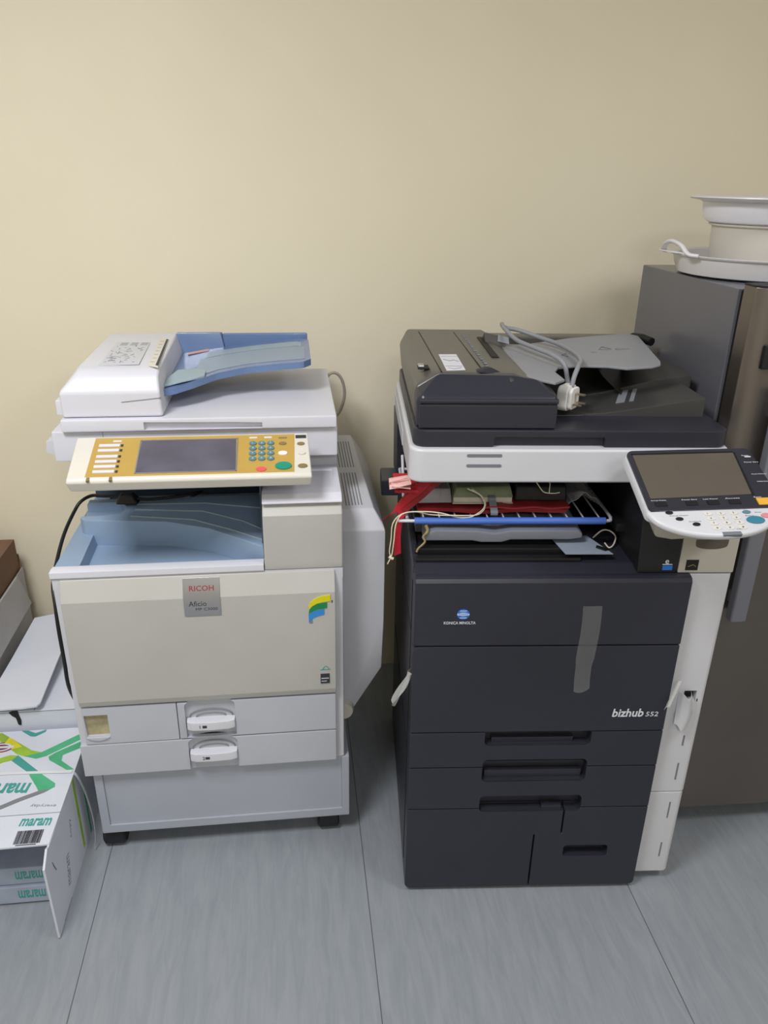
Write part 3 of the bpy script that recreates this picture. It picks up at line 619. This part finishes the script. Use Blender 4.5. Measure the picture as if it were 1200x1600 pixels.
kp.part('screen_edge', kb_().prism([(.034, .1625), (.2365, .1625), (.2375, .1665), (.033, .1665)], 'z', -.0005, .0015).prism([(.2135, .038), (.218, .036), (.2405, .1645), (.2365, .1625)], 'z', -.0005, .0012), 'deep_black', parent=kscr)
for u in (.034, .091, .131, .172):
    k = kp.part('panel_button', kb_().prism([(u - .011, .013), (u + .011, .013), (u + .012, .0245), (u - .010, .0245)], 'z', 0, .0018, .0008), 'black', parent=kc)
    kp.part('button_text', kb_().text({.034: 'Enlarge Display', .091: 'Power Save', .131: 'Low Power', .172: 'Access'}[u], (u - .014, .0275, 0), (1, 0, 0), (0, 1, 0), w=.028, h=.0026), 'logo_white', parent=k)
kp.part('reset_button', kb_().prism([(.2125, .007), (.2385, .007), (.2405, .025), (.2145, .025)], 'z', 0, .003, .001), 'btn_yellow', parent=kc)
for (u, v, t) in ((.250, .152, 'Power'), (.245, .131, 'Power Save'), (.242, .094, 'Mode Memory'), (.242, .072, 'Utility/Counter'), (.214, .0285, 'Reset')):
    kp.part('button_text', kb_().text(t, (u, v, 0), (1, 0, 0), (.1, 1, 0), w=min(.03, .0028 * len(t)), h=.003), 'logo_white', parent=kc)
kp.part('status_light', kb_().box(.254, .266, .1475, .1505, 0, .0008), 'logo_white', parent=kc)
# keypad half ellipse, below the screen
half = [(.0, .003)] + [(.120 - .117 * math.cos(t), -.0005 - .0655 * math.sin(t) ** .97) for t in [math.pi * i / 30 for i in range(1, 30)]] + [(.24, .003)]
kk = kp.part('keypad_shelf', kb_().prism(half, 'z', -.0135, -.0005, .005, seg=3), 'konica_white', parent=kc)
for (u, v) in ((.040, -.0045), (.052, -.0215), (.0765, -.0365)):
    kp.part('keypad_button', kb_().prism(ellipse(u, v, .0068, .0042, 18), 'z', -.001, .0014, .0005), 'black', parent=kk)
for (u, v, t, w) in ((.024, .0005, 'Accessibility', .026), (.038, -.0125, 'Enlarge Display', .034), (.066, -.0285, 'Guidance', .022), (.071, .0005, 'Counter', .020), (.162, -.0005, 'Interrupt', .024), (.174, -.0185, 'Start', .016), (.196, -.0105, 'Stop', .012), (.143, -.0515, 'Data', .012)):
    kp.part('button_text', kb_().text(t, (u, v - .0012, -.0005), (1, 0, 0), (0, 1, 0), w=w, h=.0024), 'print_grey', parent=kk)
for r_ in range(4):
    for c_ in range(3):
        u = .1085 + .0235 * c_ + (.003 if r_ % 2 else 0) * 0; v = -.0105 - .0125 * r_
        k = kp.part('number_key', kb_().prism(ellipse(u, v, .0085, .0048, 16), 'z', -.001, .0008, .0004), 'btn_cream', parent=kk)
        kp.part('key_digit', kb_().text('123456789*0#'[r_ * 3 + c_], (u - .0015, v - .002, .0008), (1, 0, 0), (0, 1, 0), h=.004), 'print_dark', parent=k)
kp.part('start_button', kb_().prism(ellipse(.187, -.031, .0165, .0095, 26), 'z', -.001, .0022, .0012), 'btn_blue', parent=kk)
kp.part('keypad_button', kb_().prism(ellipse(.1805, -.0095, .0075, .0042, 20), 'z', -.001, .0016, .0006), 'btn_teal', parent=kk)
kp.part('keypad_button', kb_().prism(ellipse(.2125, -.0205, .0095, .006, 20), 'z', -.001, .0016, .0006), 'btn_pink', parent=kk)
kp.part('status_bar', kb_().box(.113, .147, -.0655, -.0575, -.006, .0004, .001), 'handle_grey', parent=kk)
kp.part('panel_bracket', B().hull([(.436, -.06, 1.085), (.466, -.05, 1.014), (.50, -.05, 1.008), (.60, -.03, 1.004), (.43, -.10, 1.12), (.43, .06, 1.14), (.60, -.08, 1.13), (.60, .10, 1.14), (.47, -.06, 1.06), (.47, .05, 1.05), (.60, -.05, 1.05), (.60, .06, 1.04), (.50, .02, 1.01), (.65, .02, 1.0), (.50, .10, 1.0), (.66, .10, .99)], .006), 'konica_cream', parent=kc)
# small black lug on the left rear of the body
kp.part('side_lug', B().box(-.056, -.012, .46, .56, .892, .935, .004), 'graphite')

# ---- wire rack pushed into the output bay, with its load
wr = Thing('wire_rack', 'white wire rack with a blue front sleeve, pushed into the printer bay', 'rack', KF, (.22, .30, .972))
zr = .9745
fr = B().tube(arc_pts([(.39, .118, zr), (.0, .118, zr), (-.008, .122, zr), (-.011, .135, zr), (-.011, .24, zr), (-.011, .44, zr)], 6), .0036, 10).tube(arc_pts([(.44, .44, zr), (.44, .17, zr), (.437, .13, zr), (.428, .118, zr), (.38, .118, zr)], 6), .0036, 10).tube([(-.011, .44, zr), (.44, .44, zr)], .0036, 10)
fr.tube([(-.012, .255, .976), (-.014, .258, 1.03), (-.014, .30, 1.06)], .0036, 8)
wr.part('frame', fr, 'konica_white')
for i in range(12):
    x = .024 + i * .0352
    wr.part('cross_wire', B().tube([(x, .116, zr + .003), (x, .44, zr + .003)], .0019, 8), 'konica_white')
wr.part('blue_sleeve', B().tube([(.004, .118, zr), (.422, .118, zr)], .0078, 16), 'sleeve_blue', label='blue plastic sleeve')
zt = .9795
def slab(name, label, cat, pts, z0, z1, m, bev=.002, group=None, edge=None):
    t = Thing(name, label, cat, KF, (sum(p[0] for p in pts) / len(pts), sum(p[1] for p in pts) / len(pts), z0), group)
    return t
single('red_pouch', B().grid(lambda u, v: (.012 + .328 * u, .142 + .10 * v + .004 * math.sin(12 * u), .9920 + .0015 * math.sin(9 * u + 2 * v)), 30, 8, .0085).grid(lambda u, v: (.16 + .185 * u, .134 + .10 * v, 1.0 + .0015 * math.sin(14 * u)), 20, 6, .004), 'dark_red', 'flat dark red cloth pouch lying along the front of the wire rack', 'pouch', KF, (.17, .18, zt))
pk = Thing('plastic_packet', 'clear plastic packet with mauve sachets on the wire rack, left of the green booklet', 'packet', KF, (.045, .21, .992))
pk.part('sachet', B().box(.015, .040, .175, .25, .9985, 1.026, .002), 'mauve'); pk.part('sachet', B().box(.043, .064, .18, .25, .9985, 1.026, .002), 'mauve'); pk.part('sachet', B().box(.067, .083, .182, .25, .9985, 1.023, .002), 'mauve')
pk.part('film', B().hull([(.004, .16, .9975), (.088, .165, .9975), (.006, .265, .9975), (.088, .265, .9975), (.016, .17, 1.029), (.086, .175, 1.027), (.012, .26, 1.03), (.086, .26, 1.03), (.0, .157, 1.0), (.088, .160, 1.0)], .001), 'clear_film', label='clear plastic film')
bk = Thing('booklet', 'green-grey booklet with pale pages between the clear packet and the black pouch', 'book', KF, (.155, .21, .992))
bk.part('pages', B().box(.092, .222, .160, .28, 1.0005, 1.012, .001), 'page'); bk.part('cover', B().hull([(.090, .158, 1.0125), (.224, .158, 1.0125), (.090, .285, 1.0125), (.224, .285, 1.0125), (.10, .175, 1.03), (.22, .18, 1.032), (.10, .285, 1.035), (.222, .285, 1.036)], .002), 'green_cover')
bk.part('back_cover', B().box(.090, .224, .158, .285, .9972, 1.0, .0005), 'page')
single('cloth_tag', B().ribbon([(.176, .20, 1.0165), (.176, .157, 1.0155), (.176, .147, 1.008), (.178, .128, .992), (.178, .126, .984)], (1, 0, 0), .016), 'output_grey', 'small grey tag hanging over the front edge of the green booklet', 'tag', KF, (.177, .13, .984))
single('black_pouch', B().hull([(.228, .165, 1.0), (.348, .165, 1.0), (.228, .30, 1.0), (.348, .30, 1.0), (.232, .172, 1.035), (.345, .172, 1.035), (.232, .30, 1.045), (.345, .30, 1.045)], .006, seg=3), 'deep_black', 'black pouch on the wire rack, right of the green booklet', 'pouch', KF, (.288, .23, 1.0))
single('plastic_bag', B().grid(lambda u, v: (.352 + .080 * u, .18 + .12 * v, .984 + .03 * math.sin(math.pi * u) * (.6 + .4 * math.sin(7 * v + 3 * u)) + .004 * math.sin(17 * u + 11 * v)), 16, 16, .002), 'clear_film', 'crumpled clear plastic bag at the right end of the wire rack', 'bag', KF, (.39, .24, .98))
rbn = Thing('red_ribbon', 'bright red ribbon draped off the left end of the wire rack', 'ribbon', KF, (-.02, .17, .98))
rbn.part('strand', B().ribbon([(.058, .25, 1.034), (.03, .22, 1.033), (.003, .19, 1.022), (-.02, .165, 1.003), (-.034, .15, .985), (-.050, .15, .972), (-.058, .17, .955)], (.5, -.5, .55), .026), 'red')
rbn.part('strand', B().ribbon([(.052, .150, 1.070), (.030, .146, 1.052), (.005, .142, 1.024), (-.022, .138, .997), (-.030, .134, .985)], (.75, 0, -.66), .030), 'red')
rbn.part('strand', B().ribbon([(.085, .150, 1.068), (.05, .146, 1.050), (.022, .142, 1.024), (-.008, .136, 1.000), (-.020, .132, .990)], (.75, 0, -.66), .012), 'dark_red')
rbn.part('strand', B().ribbon([(.05, .24, 1.037), (.02, .20, 1.033), (-.012, .16, 1.012), (-.022, .14, .99), (-.030, .125, .96), (-.033, .122, .93), (-.031, .12, .892)], (.9, .3, .2), .017), 'red')
single('pink_slip', B().grid(lambda u, v: (-.052 + .045 * u, .10 + .05 * v + .004 * math.sin(20 * v), 1.068 + .006 * math.sin(15 * v) * (1 - u) - .012 * (1 - u)), 10, 12, .0015).grid(lambda u, v: (-.048 + .04 * u, .10 + .045 * v, 1.057 + .006 * math.sin(12 * v + 1) * (1 - u)), 8, 8, .0015), 'pink', 'pale pink paper slips sticking out under the left side of the scanner', 'paper', KF, (-.03, .12, 1.05))
single('red_slip', B().grid(lambda u, v: (-.04 + .05 * u, .12 + .10 * v, 1.045 + .003 * math.sin(9 * v)), 6, 8, .006), 'red', 'red fabric edge showing below the pink slips under the scanner', 'cloth', KF, (-.02, .17, 1.04))
stg = Thing('white_string', 'looped cream string hanging from the left front corner of the wire rack', 'string', KF, (-.035, .12, .90))
stg.part('strand', B().tube(arc_pts([(.13, .152, 1.035), (.153, .146, 1.02), (.160, .140, 1.0), (.145, .128, .986), (.115, .118, .987), (.085, .112, .990), (.04, .115, .9905), (.005, .118, .996), (-.025, .118, .990), (-.043, .118, .968), (-.046, .118, .93), (-.049, .118, .90), (-.045, .118, .888)], 7), .0014, 6), 'string')
stg.part('strand', B().tube(arc_pts([(.120, .150, 1.037), (.150, .144, 1.022), (.157, .138, .998), (.13, .122, .9835), (.10, .116, .9835), (.06, .112, .9955), (.02, .112, .999), (-.02, .114, .994), (-.036, .114, .970), (-.040, .114, .93), (-.043, .114, .90), (-.046, .114, .888), (-.053, .114, .872)], 7), .0014, 6), 'string')
stg.part('knot', B().tube([(-.050, .116, .889), (-.045, .115, .886), (-.041, .116, .884)], .0035, 8), 'string')
single('cotton_string', B().tube(arc_pts([(.255, .20, 1.051), (.27, .163, 1.05), (.28, .158, 1.038), (.29, .155, 1.027), (.31, .155, 1.024), (.325, .155, 1.026)], 6), .0013, 6).tube([(.30, .18, 1.05), (.303, .16, 1.045), (.302, .156, 1.025)], .0012, 6), 'string', 'short cream string end lying against the black pouch', 'string', KF, (.29, .16, 1.024))
single('wire_loop', B().tube(arc_pts([(.418, .17, .9085), (.44, .18, .922), (.455, .172, .925), (.462, .15, .921), (.452, .128, .912), (.440, .12, .908), (.436, .14, .91)], 6), .0018, 6), 'string', 'small loop of cream wire in the bay beside the dark tower', 'wire', KF, (.44, .15, .908))
single('paper_card', B().hull([(x, y, z) for (x, y) in ((.312, .142), (.325, .058), (.428, .058), (.396, .15)) for z in (.9225, .9238)]), 'paper_blue', 'pale blue-grey card lying at the right front of the output bay', 'card', KF, (.37, .1, .9225))
single('black_clip', B().hull([(x, y, z) for (x, y) in ((.398, .086), (.414, .07), (.425, .075), (.402, .094)) for z in (.9240, .9275)], .0006), 'deep_black', 'small black clip on the corner of the blue-grey card', 'clip', KF, (.41, .08, .924))
single('twisted_tag', B().tube(arc_pts([(.028, .112, .967), (.032, .106, .955), (.022, .10, .945), (.026, .095, .935), (.012, .09, .922), (.008, .088, .914)], 5), [.004 if i < 8 else .0025 for i in range(26)], 7), 'btn_brown', 'small twisted brown tag dangling under the left end of the blue sleeve', 'tag', KF, (.02, .10, .913))

# ---- tape
def tapey(name, fn, label, m, base, nu=6, nv=14): single(name, B().grid(fn, nu, nv, (0, .0004, 0)), m, label, 'tape', KF, base)
tapey('tape_strip', lambda u, v: (.3585 + .041 * u + .006 * (v > .7) * (.5 - u) + .002 * math.sin(6 * v), -.0006 - .0008 * math.sin(3 * u) * v - .004 * v ** 6, .829 - .208 * v - .012 * math.sin(2.4 * (1 - u)) * v ** 5), 'clear tape strip stuck vertically across the seam of the two dark doors', 'tape', (.379, -.001, .62))
single('loose_tape', B().grid(lambda u, v: (-.004 - .034 * v ** 1.3 + .004 * math.sin(8 * u + 4 * v), .012 + .028 * u + .01 * v, .648 - .085 * v - .016 * math.sin(3 * u) * v), 8, 16, (.0005, 0, 0)), 'tape_dense', 'crumpled loose tape end hanging off the left side of the printer', 'tape', KF, (-.02, .03, .55))
single('peeling_tape', B().grid(lambda u, v: (.592 + .012 * u - .022 * v, -.0015 - .012 * v + .004 * math.sin(3 * u), .628 - .062 * v + .008 * u), 6, 12, (0, .0006, 0)), 'tape_dense', 'short peeling tape end at the right edge of the middle dark door', 'tape', KF, (.58, -.01, .565))

# ---- mains plug and cord lying over the feeder
pl = Thing('mains_plug', 'white three-pin mains plug on a looped grey cord, lying on the dark document feeder', 'plug', KF, (.335, .20, 1.20))
cd = arc_pts([(.352, .262, 1.215), (.345, .262, 1.25), (.335, .268, 1.284), (.318, .30, 1.2965), (.295, .36, 1.299), (.262, .43, 1.304), (.245, .47, 1.317), (.240, .50, 1.322), (.244, .55, 1.322), (.252, .575, 1.312), (.258, .55, 1.312), (.285, .53, 1.310), (.33, .50, 1.299), (.365, .44, 1.294), (.378, .35, 1.293), (.372, .27, 1.293), (.354, .225, 1.288), (.343, .207, 1.272), (.338, .20, 1.252)], 7)
pl.part('cord', B().tube(cd, .0052, 12), 'cord_grey', label='grey looped cord')
body_p = [(.313, 1.203), (.352, 1.198), (.360, 1.207), (.362, 1.235), (.357, 1.254), (.322, 1.257), (.312, 1.243)]
plx = Matrix.Translation((.336, .20, 1.228)) @ Matrix.Rotation(math.radians(-38), 4, 'Z')
hp = pl.part('housing', B(plx).prism(rr(-.026, .026, -.027, .027, .013, 6), 'x', -.020, .004, .004).prism(rr(-.022, .022, -.023, .023, .010, 6), 'x', .004, .013, .003), 'plug_white')
pl.part('pin', B(plx).box(.012, .034, -.004, .004, .009, .012), 'brass'); pl.part('pin', B(plx).box(.012, .032, -.014, -.008, -.012, -.009), 'brass'); pl.part('pin', B(plx).box(.012, .032, .008, .014, -.012, -.009), 'brass')

# ================================================================== REFRIGERATOR
FF = ((.951, 1.518, 0), 0)
rf = Thing('refrigerator', 'grey refrigerator with a brushed steel door, right of the dark printer', 'refrigerator', FF, (.30, .3, 0))
rf.part('cabinet', B().box(0.0, .60, .078, .56, .035, 1.4495, .003), 'fridge_side', label='plain grey side and top')
for (x, y) in ((.05, .12), (.55, .12), (.05, .5), (.55, .5)): rf.part('foot', B().cyl((x, y, 0), (x, y, .04), .02), 'rubber')
dr = rf.part('door', B().prism([(.004, .066), (.004, .022), (.022, .006), (.05, .001), (.30, -.006), (.55, .001), (.578, .006), (.596, .022), (.596, .066)], 'z', .072, 1.460, .002), 'steel', label='brushed steel door')
rf.part('door_cap', B().prism([(.004, .066), (.004, .022), (.022, .006), (.05, .001), (.30, -.006), (.55, .001), (.578, .006), (.596, .022), (.596, .066)], 'z', 1.460, 1.464), 'black', parent=dr)
rf.part('door_gasket', B().box(.008, .592, .064, .079, .08, 1.446), 'deep_black', parent=dr)
rf.part('kick_plate', B().box(.01, .59, .085, .10, .02, .075), 'deep_black')
hd = rf.part('handle', B().prism(rr(.068, .108, -.046, -.018, .006, 3), 'z', .695, 1.25, .003).box(.078, .098, -.02, .002, .73, .76).box(.078, .098, -.02, .002, 1.19, 1.22), 'handle_grey', parent=dr, label='long grey upright handle')
rf.part('badge', B().box(.034, .10, -.0085, .004, 1.295, 1.345, .003), 'black', parent=dr)

# ---- on top of the refrigerator
cx, cy = 1.133, 1.837
sd = Thing('serving_dish', 'shallow white dish with a raised side handle on top of the refrigerator', 'dish', W0, (cx, cy, 1.4495))
sd.part('bowl', B().lathe([(.10, .0005), (.165, .0005), (.185, .006), (.196, .030), (.199, .044), (.206, .046), (.208, .049), (.199, .050), (.192, .046), (.181, .012), (.162, .006), (.0, .006)], (cx, cy, 1.4495), 64), 'dish_white')
sd.part('handle', B().tube(arc_pts([(cx - .197, cy - .075, 1.500), (cx - .215, cy - .06, 1.503), (cx - .222, cy - .035, 1.520), (cx - .228, cy - .0, 1.527), (cx - .228, cy + .03, 1.520), (cx - .215, cy + .065, 1.503), (cx - .19, cy + .08, 1.500)], 6), .007, 10, flat=.7).hull([(cx - .19, cy - .02, 1.501), (cx - .19, cy + .06, 1.501), (cx - .235, cy - .0, 1.506), (cx - .235, cy + .05, 1.506), (cx - .19, cy - .02, 1.498), (cx - .19, cy + .06, 1.498), (cx - .235, cy, 1.502), (cx - .235, cy + .05, 1.502)], .001), 'dish_white')
lc_ = (cx, cy, 1.4557)
pt_ = single('food_tub', B().lathe([(.0, 0), (.110, 0), (.116, .004), (.121, .105), (.129, .108), (.129, .112), (.0, .112)], lc_, 56), 'tub_white', 'plain white tub standing in the white dish, under the frosted bowl', 'tub', W0, lc_)
bc_ = (cx, cy, 1.568)
bw = Thing('frosted_bowl', 'wide frosted white plastic bowl with a flared rim, topmost on the refrigerator', 'bowl', W0, bc_)
bw.part('bowl', B().lathe([(.0, 0), (.128, 0), (.138, .004), (.145, .014), (.148, .030), (.150, .046), (.154, .049), (.147, .046), (.141, .014), (.128, .004), (.0, .004)], bc_, 64), 'frosted')
bw.part('rim', B().lathe([(.150, .046), (.158, .0495), (.178, .053), (.182, .056), (.181, .059), (.160, .0575), (.0, .0575)][:], bc_, 64), 'dish_white', label='flared white lid rim')

# ================================================================== CARTONS
CF = ((0, 0, 0), 0)
X1, X0, Y0, Y1, ZT = -.585, -.93, 1.385, 1.80, .25
ca = Thing('paper_carton', 'white copy-paper carton with green chevrons, open at the front beside the rolling stand', 'carton', W0, ((X0 + X1) / 2, (Y0 + Y1) / 2, 0))
sh = ca.part('carton_shell', B().box(X0, X1, Y0 + .074, Y1, 0.0, .004).box(X0, X0 + .004, Y0, Y1, .004, ZT - .004).box(X1 - .004, X1, Y0, Y1, .004, ZT - .004).box(X0, X1, Y1 - .004, Y1, .004, ZT - .004).box(X0, X1, Y0 + .102, Y1, ZT - .004, ZT), 'carton_white')
tf = ca.part('top_flap', B().hull([(X0, Y0, ZT - .001), (X1 - .001, Y0 + .006, ZT - .002), (X0, Y0 + .10, ZT), (X1, Y0 + .10, ZT), (X0, Y0, ZT - .005), (X1 - .001, Y0 + .006, ZT - .006), (X0, Y0 + .10, ZT - .004), (X1, Y0 + .10, ZT - .004)]), 'carton_white')
ca.part('side_flap', B().prism([(Y0, .004), (Y0, .246), (Y0 - .012, .252), (Y0 - .047, .225), (Y0 - .043, .004)], 'x', X1 - .004, X1 + .001), 'carton_white', label='front side flap standing open')
ca.part('flap_slit', B().hull([(X1 + .0006, Y0 - .004, .20), (X1 + .0006, Y0 + .012, .16), (X1 + .0006, Y0 - .001, .20), (X1 + .0006, Y0 + .014, .16), (X1 + .0016, Y0 - .004, .20), (X1 + .0016, Y0 + .012, .16), (X1 + .0016, Y0 - .001, .20), (X1 + .0016, Y0 + .014, .16)]), 'print_grey')
_ch = [0]
def flat(name, pts, m, par, z=ZT, th=.0005):
    _ch[0] += 1; th += .00012 * _ch[0]
    return ca.part(name, B().prism(pts, 'z', z - .0002, z + th), m, parent=par)
# chevron print on the lid
flat('chevron', [(-.846, 1.795), (-.815, 1.795), (-.715, 1.716), (-.688, 1.706), (-.700, 1.688), (-.727, 1.694), (-.75, 1.705)], 'print_lime', sh)
flat('chevron', [(-.790, 1.775), (-.768, 1.757), (-.745, 1.733), (-.768, 1.725), (-.795, 1.752)], 'print_yellow', sh)
flat('chevron', [(-.727, 1.694), (-.688, 1.706), (-.60, 1.775), (-.590, 1.770), (-.590, 1.755), (-.672, 1.690), (-.695, 1.682)], 'print_green', sh)
flat('chevron', [(-.588, 1.745), (-.652, 1.700), (-.665, 1.686), (-.660, 1.674), (-.606, 1.632), (-.588, 1.632), (-.628, 1.668), (-.630, 1.690), (-.588, 1.715)], 'print_green', sh)
flat('chevron', [(-.93, 1.60), (-.785, 1.694), (-.765, 1.702), (-.745, 1.698), (-.755, 1.682), (-.775, 1.676), (-.93, 1.575)], 'print_lime', sh)
flat('chevron', [(-.745, 1.699), (-.755, 1.680), (-.690, 1.622), (-.664, 1.622)], 'print_teal', sh)
flat('chevron', [(-.672, 1.628), (-.695, 1.622), (-.665, 1.577), (-.655, 1.560), (-.640, 1.556), (-.620, 1.573), (-.622, 1.585)], 'print_green', sh)
flat('chevron', [(-.630, 1.566), (-.640, 1.556), (-.690, 1.531), (-.76, 1.49), (-.75, 1.51), (-.70, 1.54), (-.655, 1.562)], 'print_grey', sh)
flat('chevron', [(-.764, 1.798), (-.748, 1.798), (-.725, 1.785), (-.700, 1.798), (-.70, 1.790), (-.722, 1.772), (-.735, 1.774)], 'print_teal', sh)
ov = ca.part('stamp', B().prism(ellipse(-.800, 1.735, .033, .020, 28), 'z', ZT, ZT + .0007).prism(ellipse(-.800, 1.735, .028, .016, 28), 'z', ZT, ZT + .0010, mi=1).prism(ellipse(-.800, 1.735, .022, .011, 24), 'z', ZT, ZT + .0013, mi=0), ['print_maroon', 'carton_white'], parent=sh)
ca.part('stamp_band', B().box(-.832, -.766, 1.731, 1.739, ZT + .001, ZT + .0016), 'carton_white', parent=ov)
ca.part('brand_print', B().text('maram', (-.680, 1.594, ZT), (-1, .08, 0), (-.0, -1, 0), w=.13, h=.036, bold=.03, shear=.15), 'print_teal', parent=sh)
ca.part('small_print', B().text('everyday', (-.600, 1.515, ZT), (-1, .09, 0), (0, -1, 0), w=.062, h=.012, shear=.1), 'print_grey', parent=sh)
ca.part('flap_line', B().box(X0, X1, Y0 + .1005, Y0 + .1015, ZT - .003, ZT + .0003), 'print_grey', parent=sh)
ca.part('brand_print', B().text('maram', (-.670, 1.450, ZT - .0004), (1, -.05, 0), (.05, 1, 0), w=.072, h=.024, bold=.03, shear=.1), 'print_teal', parent=tf)
bb = B(); x = -.666
while x < -.610:
    w_ = random.choice((.0008, .0012, .002)); bb.hull([(x + s, y, z) for s in (0, w_) for (y, z) in ((1.397, ZT - .0018), (1.435, ZT - .0004), (1.397, ZT - .0005), (1.435, ZT + .0005))]); x += w_ + random.choice((.0008, .0013))
bb.box(-.66, -.615, 1.3925, 1.3945, ZT - .002, ZT - .0008)
ca.part('barcode', bb, 'print_dark', parent=tf)
# side print
ca.part('side_stripe', B().box(X1, X1 + .0006, 1.592, 1.606, .02, ZT - .004), 'print_lime', parent=sh)
ca.part('side_stripe', B().box(X1, X1 + .0006, 1.66, 1.672, .004, .16), 'print_green', parent=sh)
ca.part('side_print', B().text('maram', (X1, 1.47, .04), (0, .25, 1), (0, -1, .25), w=.08, h=.02).text('copy', (X1, 1.53, .13), (0, .25, 1), (0, -1, .25), w=.05, h=.012), 'print_grey', parent=sh)
# white strap round the carton, ends dangling
ca.part('strap', B().ribbon([(X0, 1.632, ZT + .0012), (-.75, 1.631, ZT + .0015), (-.61, 1.623, ZT + .0018), (-.590, 1.621, ZT + .001), (-.578, 1.622, ZT - .02), (-.569, 1.63, .17), (-.560, 1.625, .10), (-.556, 1.610, .05), (-.560, 1.600, .01)], (0, 1, 0), .0085, .0012), 'band')
for k, (z0, m_) in enumerate(((.005, 'bottom'), (.061, 'top'))):
    rm = Thing('paper_ream', ('lower wrapped paper ream, resting on the floor of the open carton' if k == 0 else 'upper wrapped paper ream inside the open carton'), 'paper ream', W0, (-.775, 1.60, z0), 'reams in the open carton')
    rp_ = rm.part('wrapped_block', B().box(-.922, -.630 - .004 * k, 1.448 + .006 * k, 1.765, z0, z0 + .054, .004), 'ream_wrap')
    rm.part('wrapper_print', B().text('maram', (-.640, 1.448 + .006 * k, z0 + .043), (-1, 0, 0), (0, 0, -1), w=.065, h=.026, bold=.02, shear=.1).text('paper', (-.755, 1.448 + .006 * k, z0 + .034), (-1, 0, 0), (0, 0, -1), w=.05, h=.012), 'print_teal', parent=rp_)
# white carton behind it
wc = Thing('white_carton', 'plain white carton with a torn corner, behind the green chevron carton', 'carton', W0, (-.72, 2.0, 0))
ws = wc.part('carton_shell', B().box(-.845, -.605, 1.815, 2.27, 0, .305, .002), 'carton_white')
wc.part('tear', B().prism([(-.795, .303), (-.786, .306), (-.772, .306), (-.771, .298), (-.767, .275), (-.769, .26), (-.776, .262), (-.779, .285), (-.787, .292)], 'y', 1.812, 1.816), 'deep_black', parent=ws)
wc.part('top_seam', B().box(-.845, -.605, 1.8145, 1.8165, .300, .3015).box(-.73, -.728, 1.815, 2.27, .3045, .3056), 'print_grey', parent=ws)
def fl(x, y):  # loose lid board, slightly lifted
    return (x, y, .318 + .02 * max(0, (x + .80)) / .1 * .5 + .045 * (y - 1.81) / .44)
P4 = [(-.90, 1.80), (-.775, 1.803), (-.755, 1.80), (-.715, 1.800), (-.707, 1.812), (-.703, 2.06), (-.715, 2.12), (-.755, 2.225), (-.83, 2.21), (-.842, 2.02), (-.85, 1.92), (-.90, 1.88)]
wc.part('lid_flap', B().prism(P4, 'z', 0, .005, fn=lambda p: (p.x, p.y, fl(p.x, p.y)[2] + p.z)), 'carton_white', label='loose lid flap lying half open')
# open brown-lined carton at the far left
oc = Thing('open_carton', 'tall open carton with brown inside against the wall at the left edge', 'carton', W0, (-1.06, 2.12, 0))
oc.part('carton_shell', B().box(-1.26, -.872, 1.93, 2.30, 0, .50).box(-1.26, -.87, 1.93, 2.30, .0, .01), 'kraft', cuts=[B().box(-1.254, -.878, 1.936, 2.294, .02, .6)])
oc.part('outer_face', B().box(-.872, -.870, 1.93, 2.30, 0, .50), 'card_grey')
oc.part('side_flap', B().hull([(-.873, 1.935, .499), (-.873, 2.23, .499), (-.866, 2.235, .50), (-.866, 1.93, .50), (-.852, 2.27, .385), (-.852, 1.935, .38), (-.856, 2.27, .384), (-.858, 1.935, .379)]), 'card_grey', label='grey-white flap folded outwards')
oc.part('rear_flap', B().hull([(-.872, 2.296, .495), (-1.26, 2.296, .495), (-.872, 2.30, .495), (-1.26, 2.30, .495), (-.885, 2.32, .535), (-1.24, 2.32, .535), (-.885, 2.324, .535), (-1.24, 2.324, .535)]), 'kraft')

# ================================================================== LIGHT AND CAMERA
def area(name, loc, rot, sx, sy, power, col):
    d = bpy.data.lights.new(name, 'AREA'); d.shape = 'RECTANGLE'; d.size = sx; d.size_y = sy; d.energy = power; d.color = col
    o = bpy.data.objects.new(name, d); COL.objects.link(o); o.location = loc; o.rotation_euler = [math.radians(a) for a in rot]; return o
area('ceiling_lamp', (-.75, .55, 2.70), (0, 0, 0), .6, .6, 45, (.97, .98, 1))
area('ceiling_lamp', (1.45, .45, 2.70), (0, 0, 0), .6, .6, 17, (.97, .98, 1))
area('ceiling_lamp', (.3, -1.5, 2.70), (0, 0, 0), .6, .6, 30, (.97, .98, 1))
w = bpy.data.worlds.new('world'); SC.world = w; w.use_nodes = True
w.node_tree.nodes['Background'].inputs[0].default_value = (.8, .85, .9, 1); w.node_tree.nodes['Background'].inputs[1].default_value = .1

PITCH, YAW, ROLL = math.radians(23.57), math.radians(7.08), math.radians(.95)
fw = V((math.sin(YAW) * math.cos(PITCH), math.cos(YAW) * math.cos(PITCH), -math.sin(PITCH)))
x_ = V((math.cos(YAW), -math.sin(YAW), 0)); u_ = x_.cross(fw)
rt = x_ * math.cos(ROLL) + u_ * math.sin(ROLL); up = u_ * math.cos(ROLL) - x_ * math.sin(ROLL)
cam = bpy.data.cameras.new('camera'); co = bpy.data.objects.new('camera', cam); COL.objects.link(co)
Mx = Matrix((rt, up, -fw)).transposed().to_4x4(); Mx.translation = (0, 0, 1.66); co.matrix_world = Mx
cam.sensor_fit = 'VERTICAL'; cam.sensor_height = 24; cam.lens = 24 * 1206.5 / 1600; cam.clip_start = .02
SC.camera = co
vs = SC.view_settings; vs.view_transform = 'Standard'; vs.look = 'None'; vs.gamma = 1; vs.use_curve_mapping = False; vs.exposure = -0.04
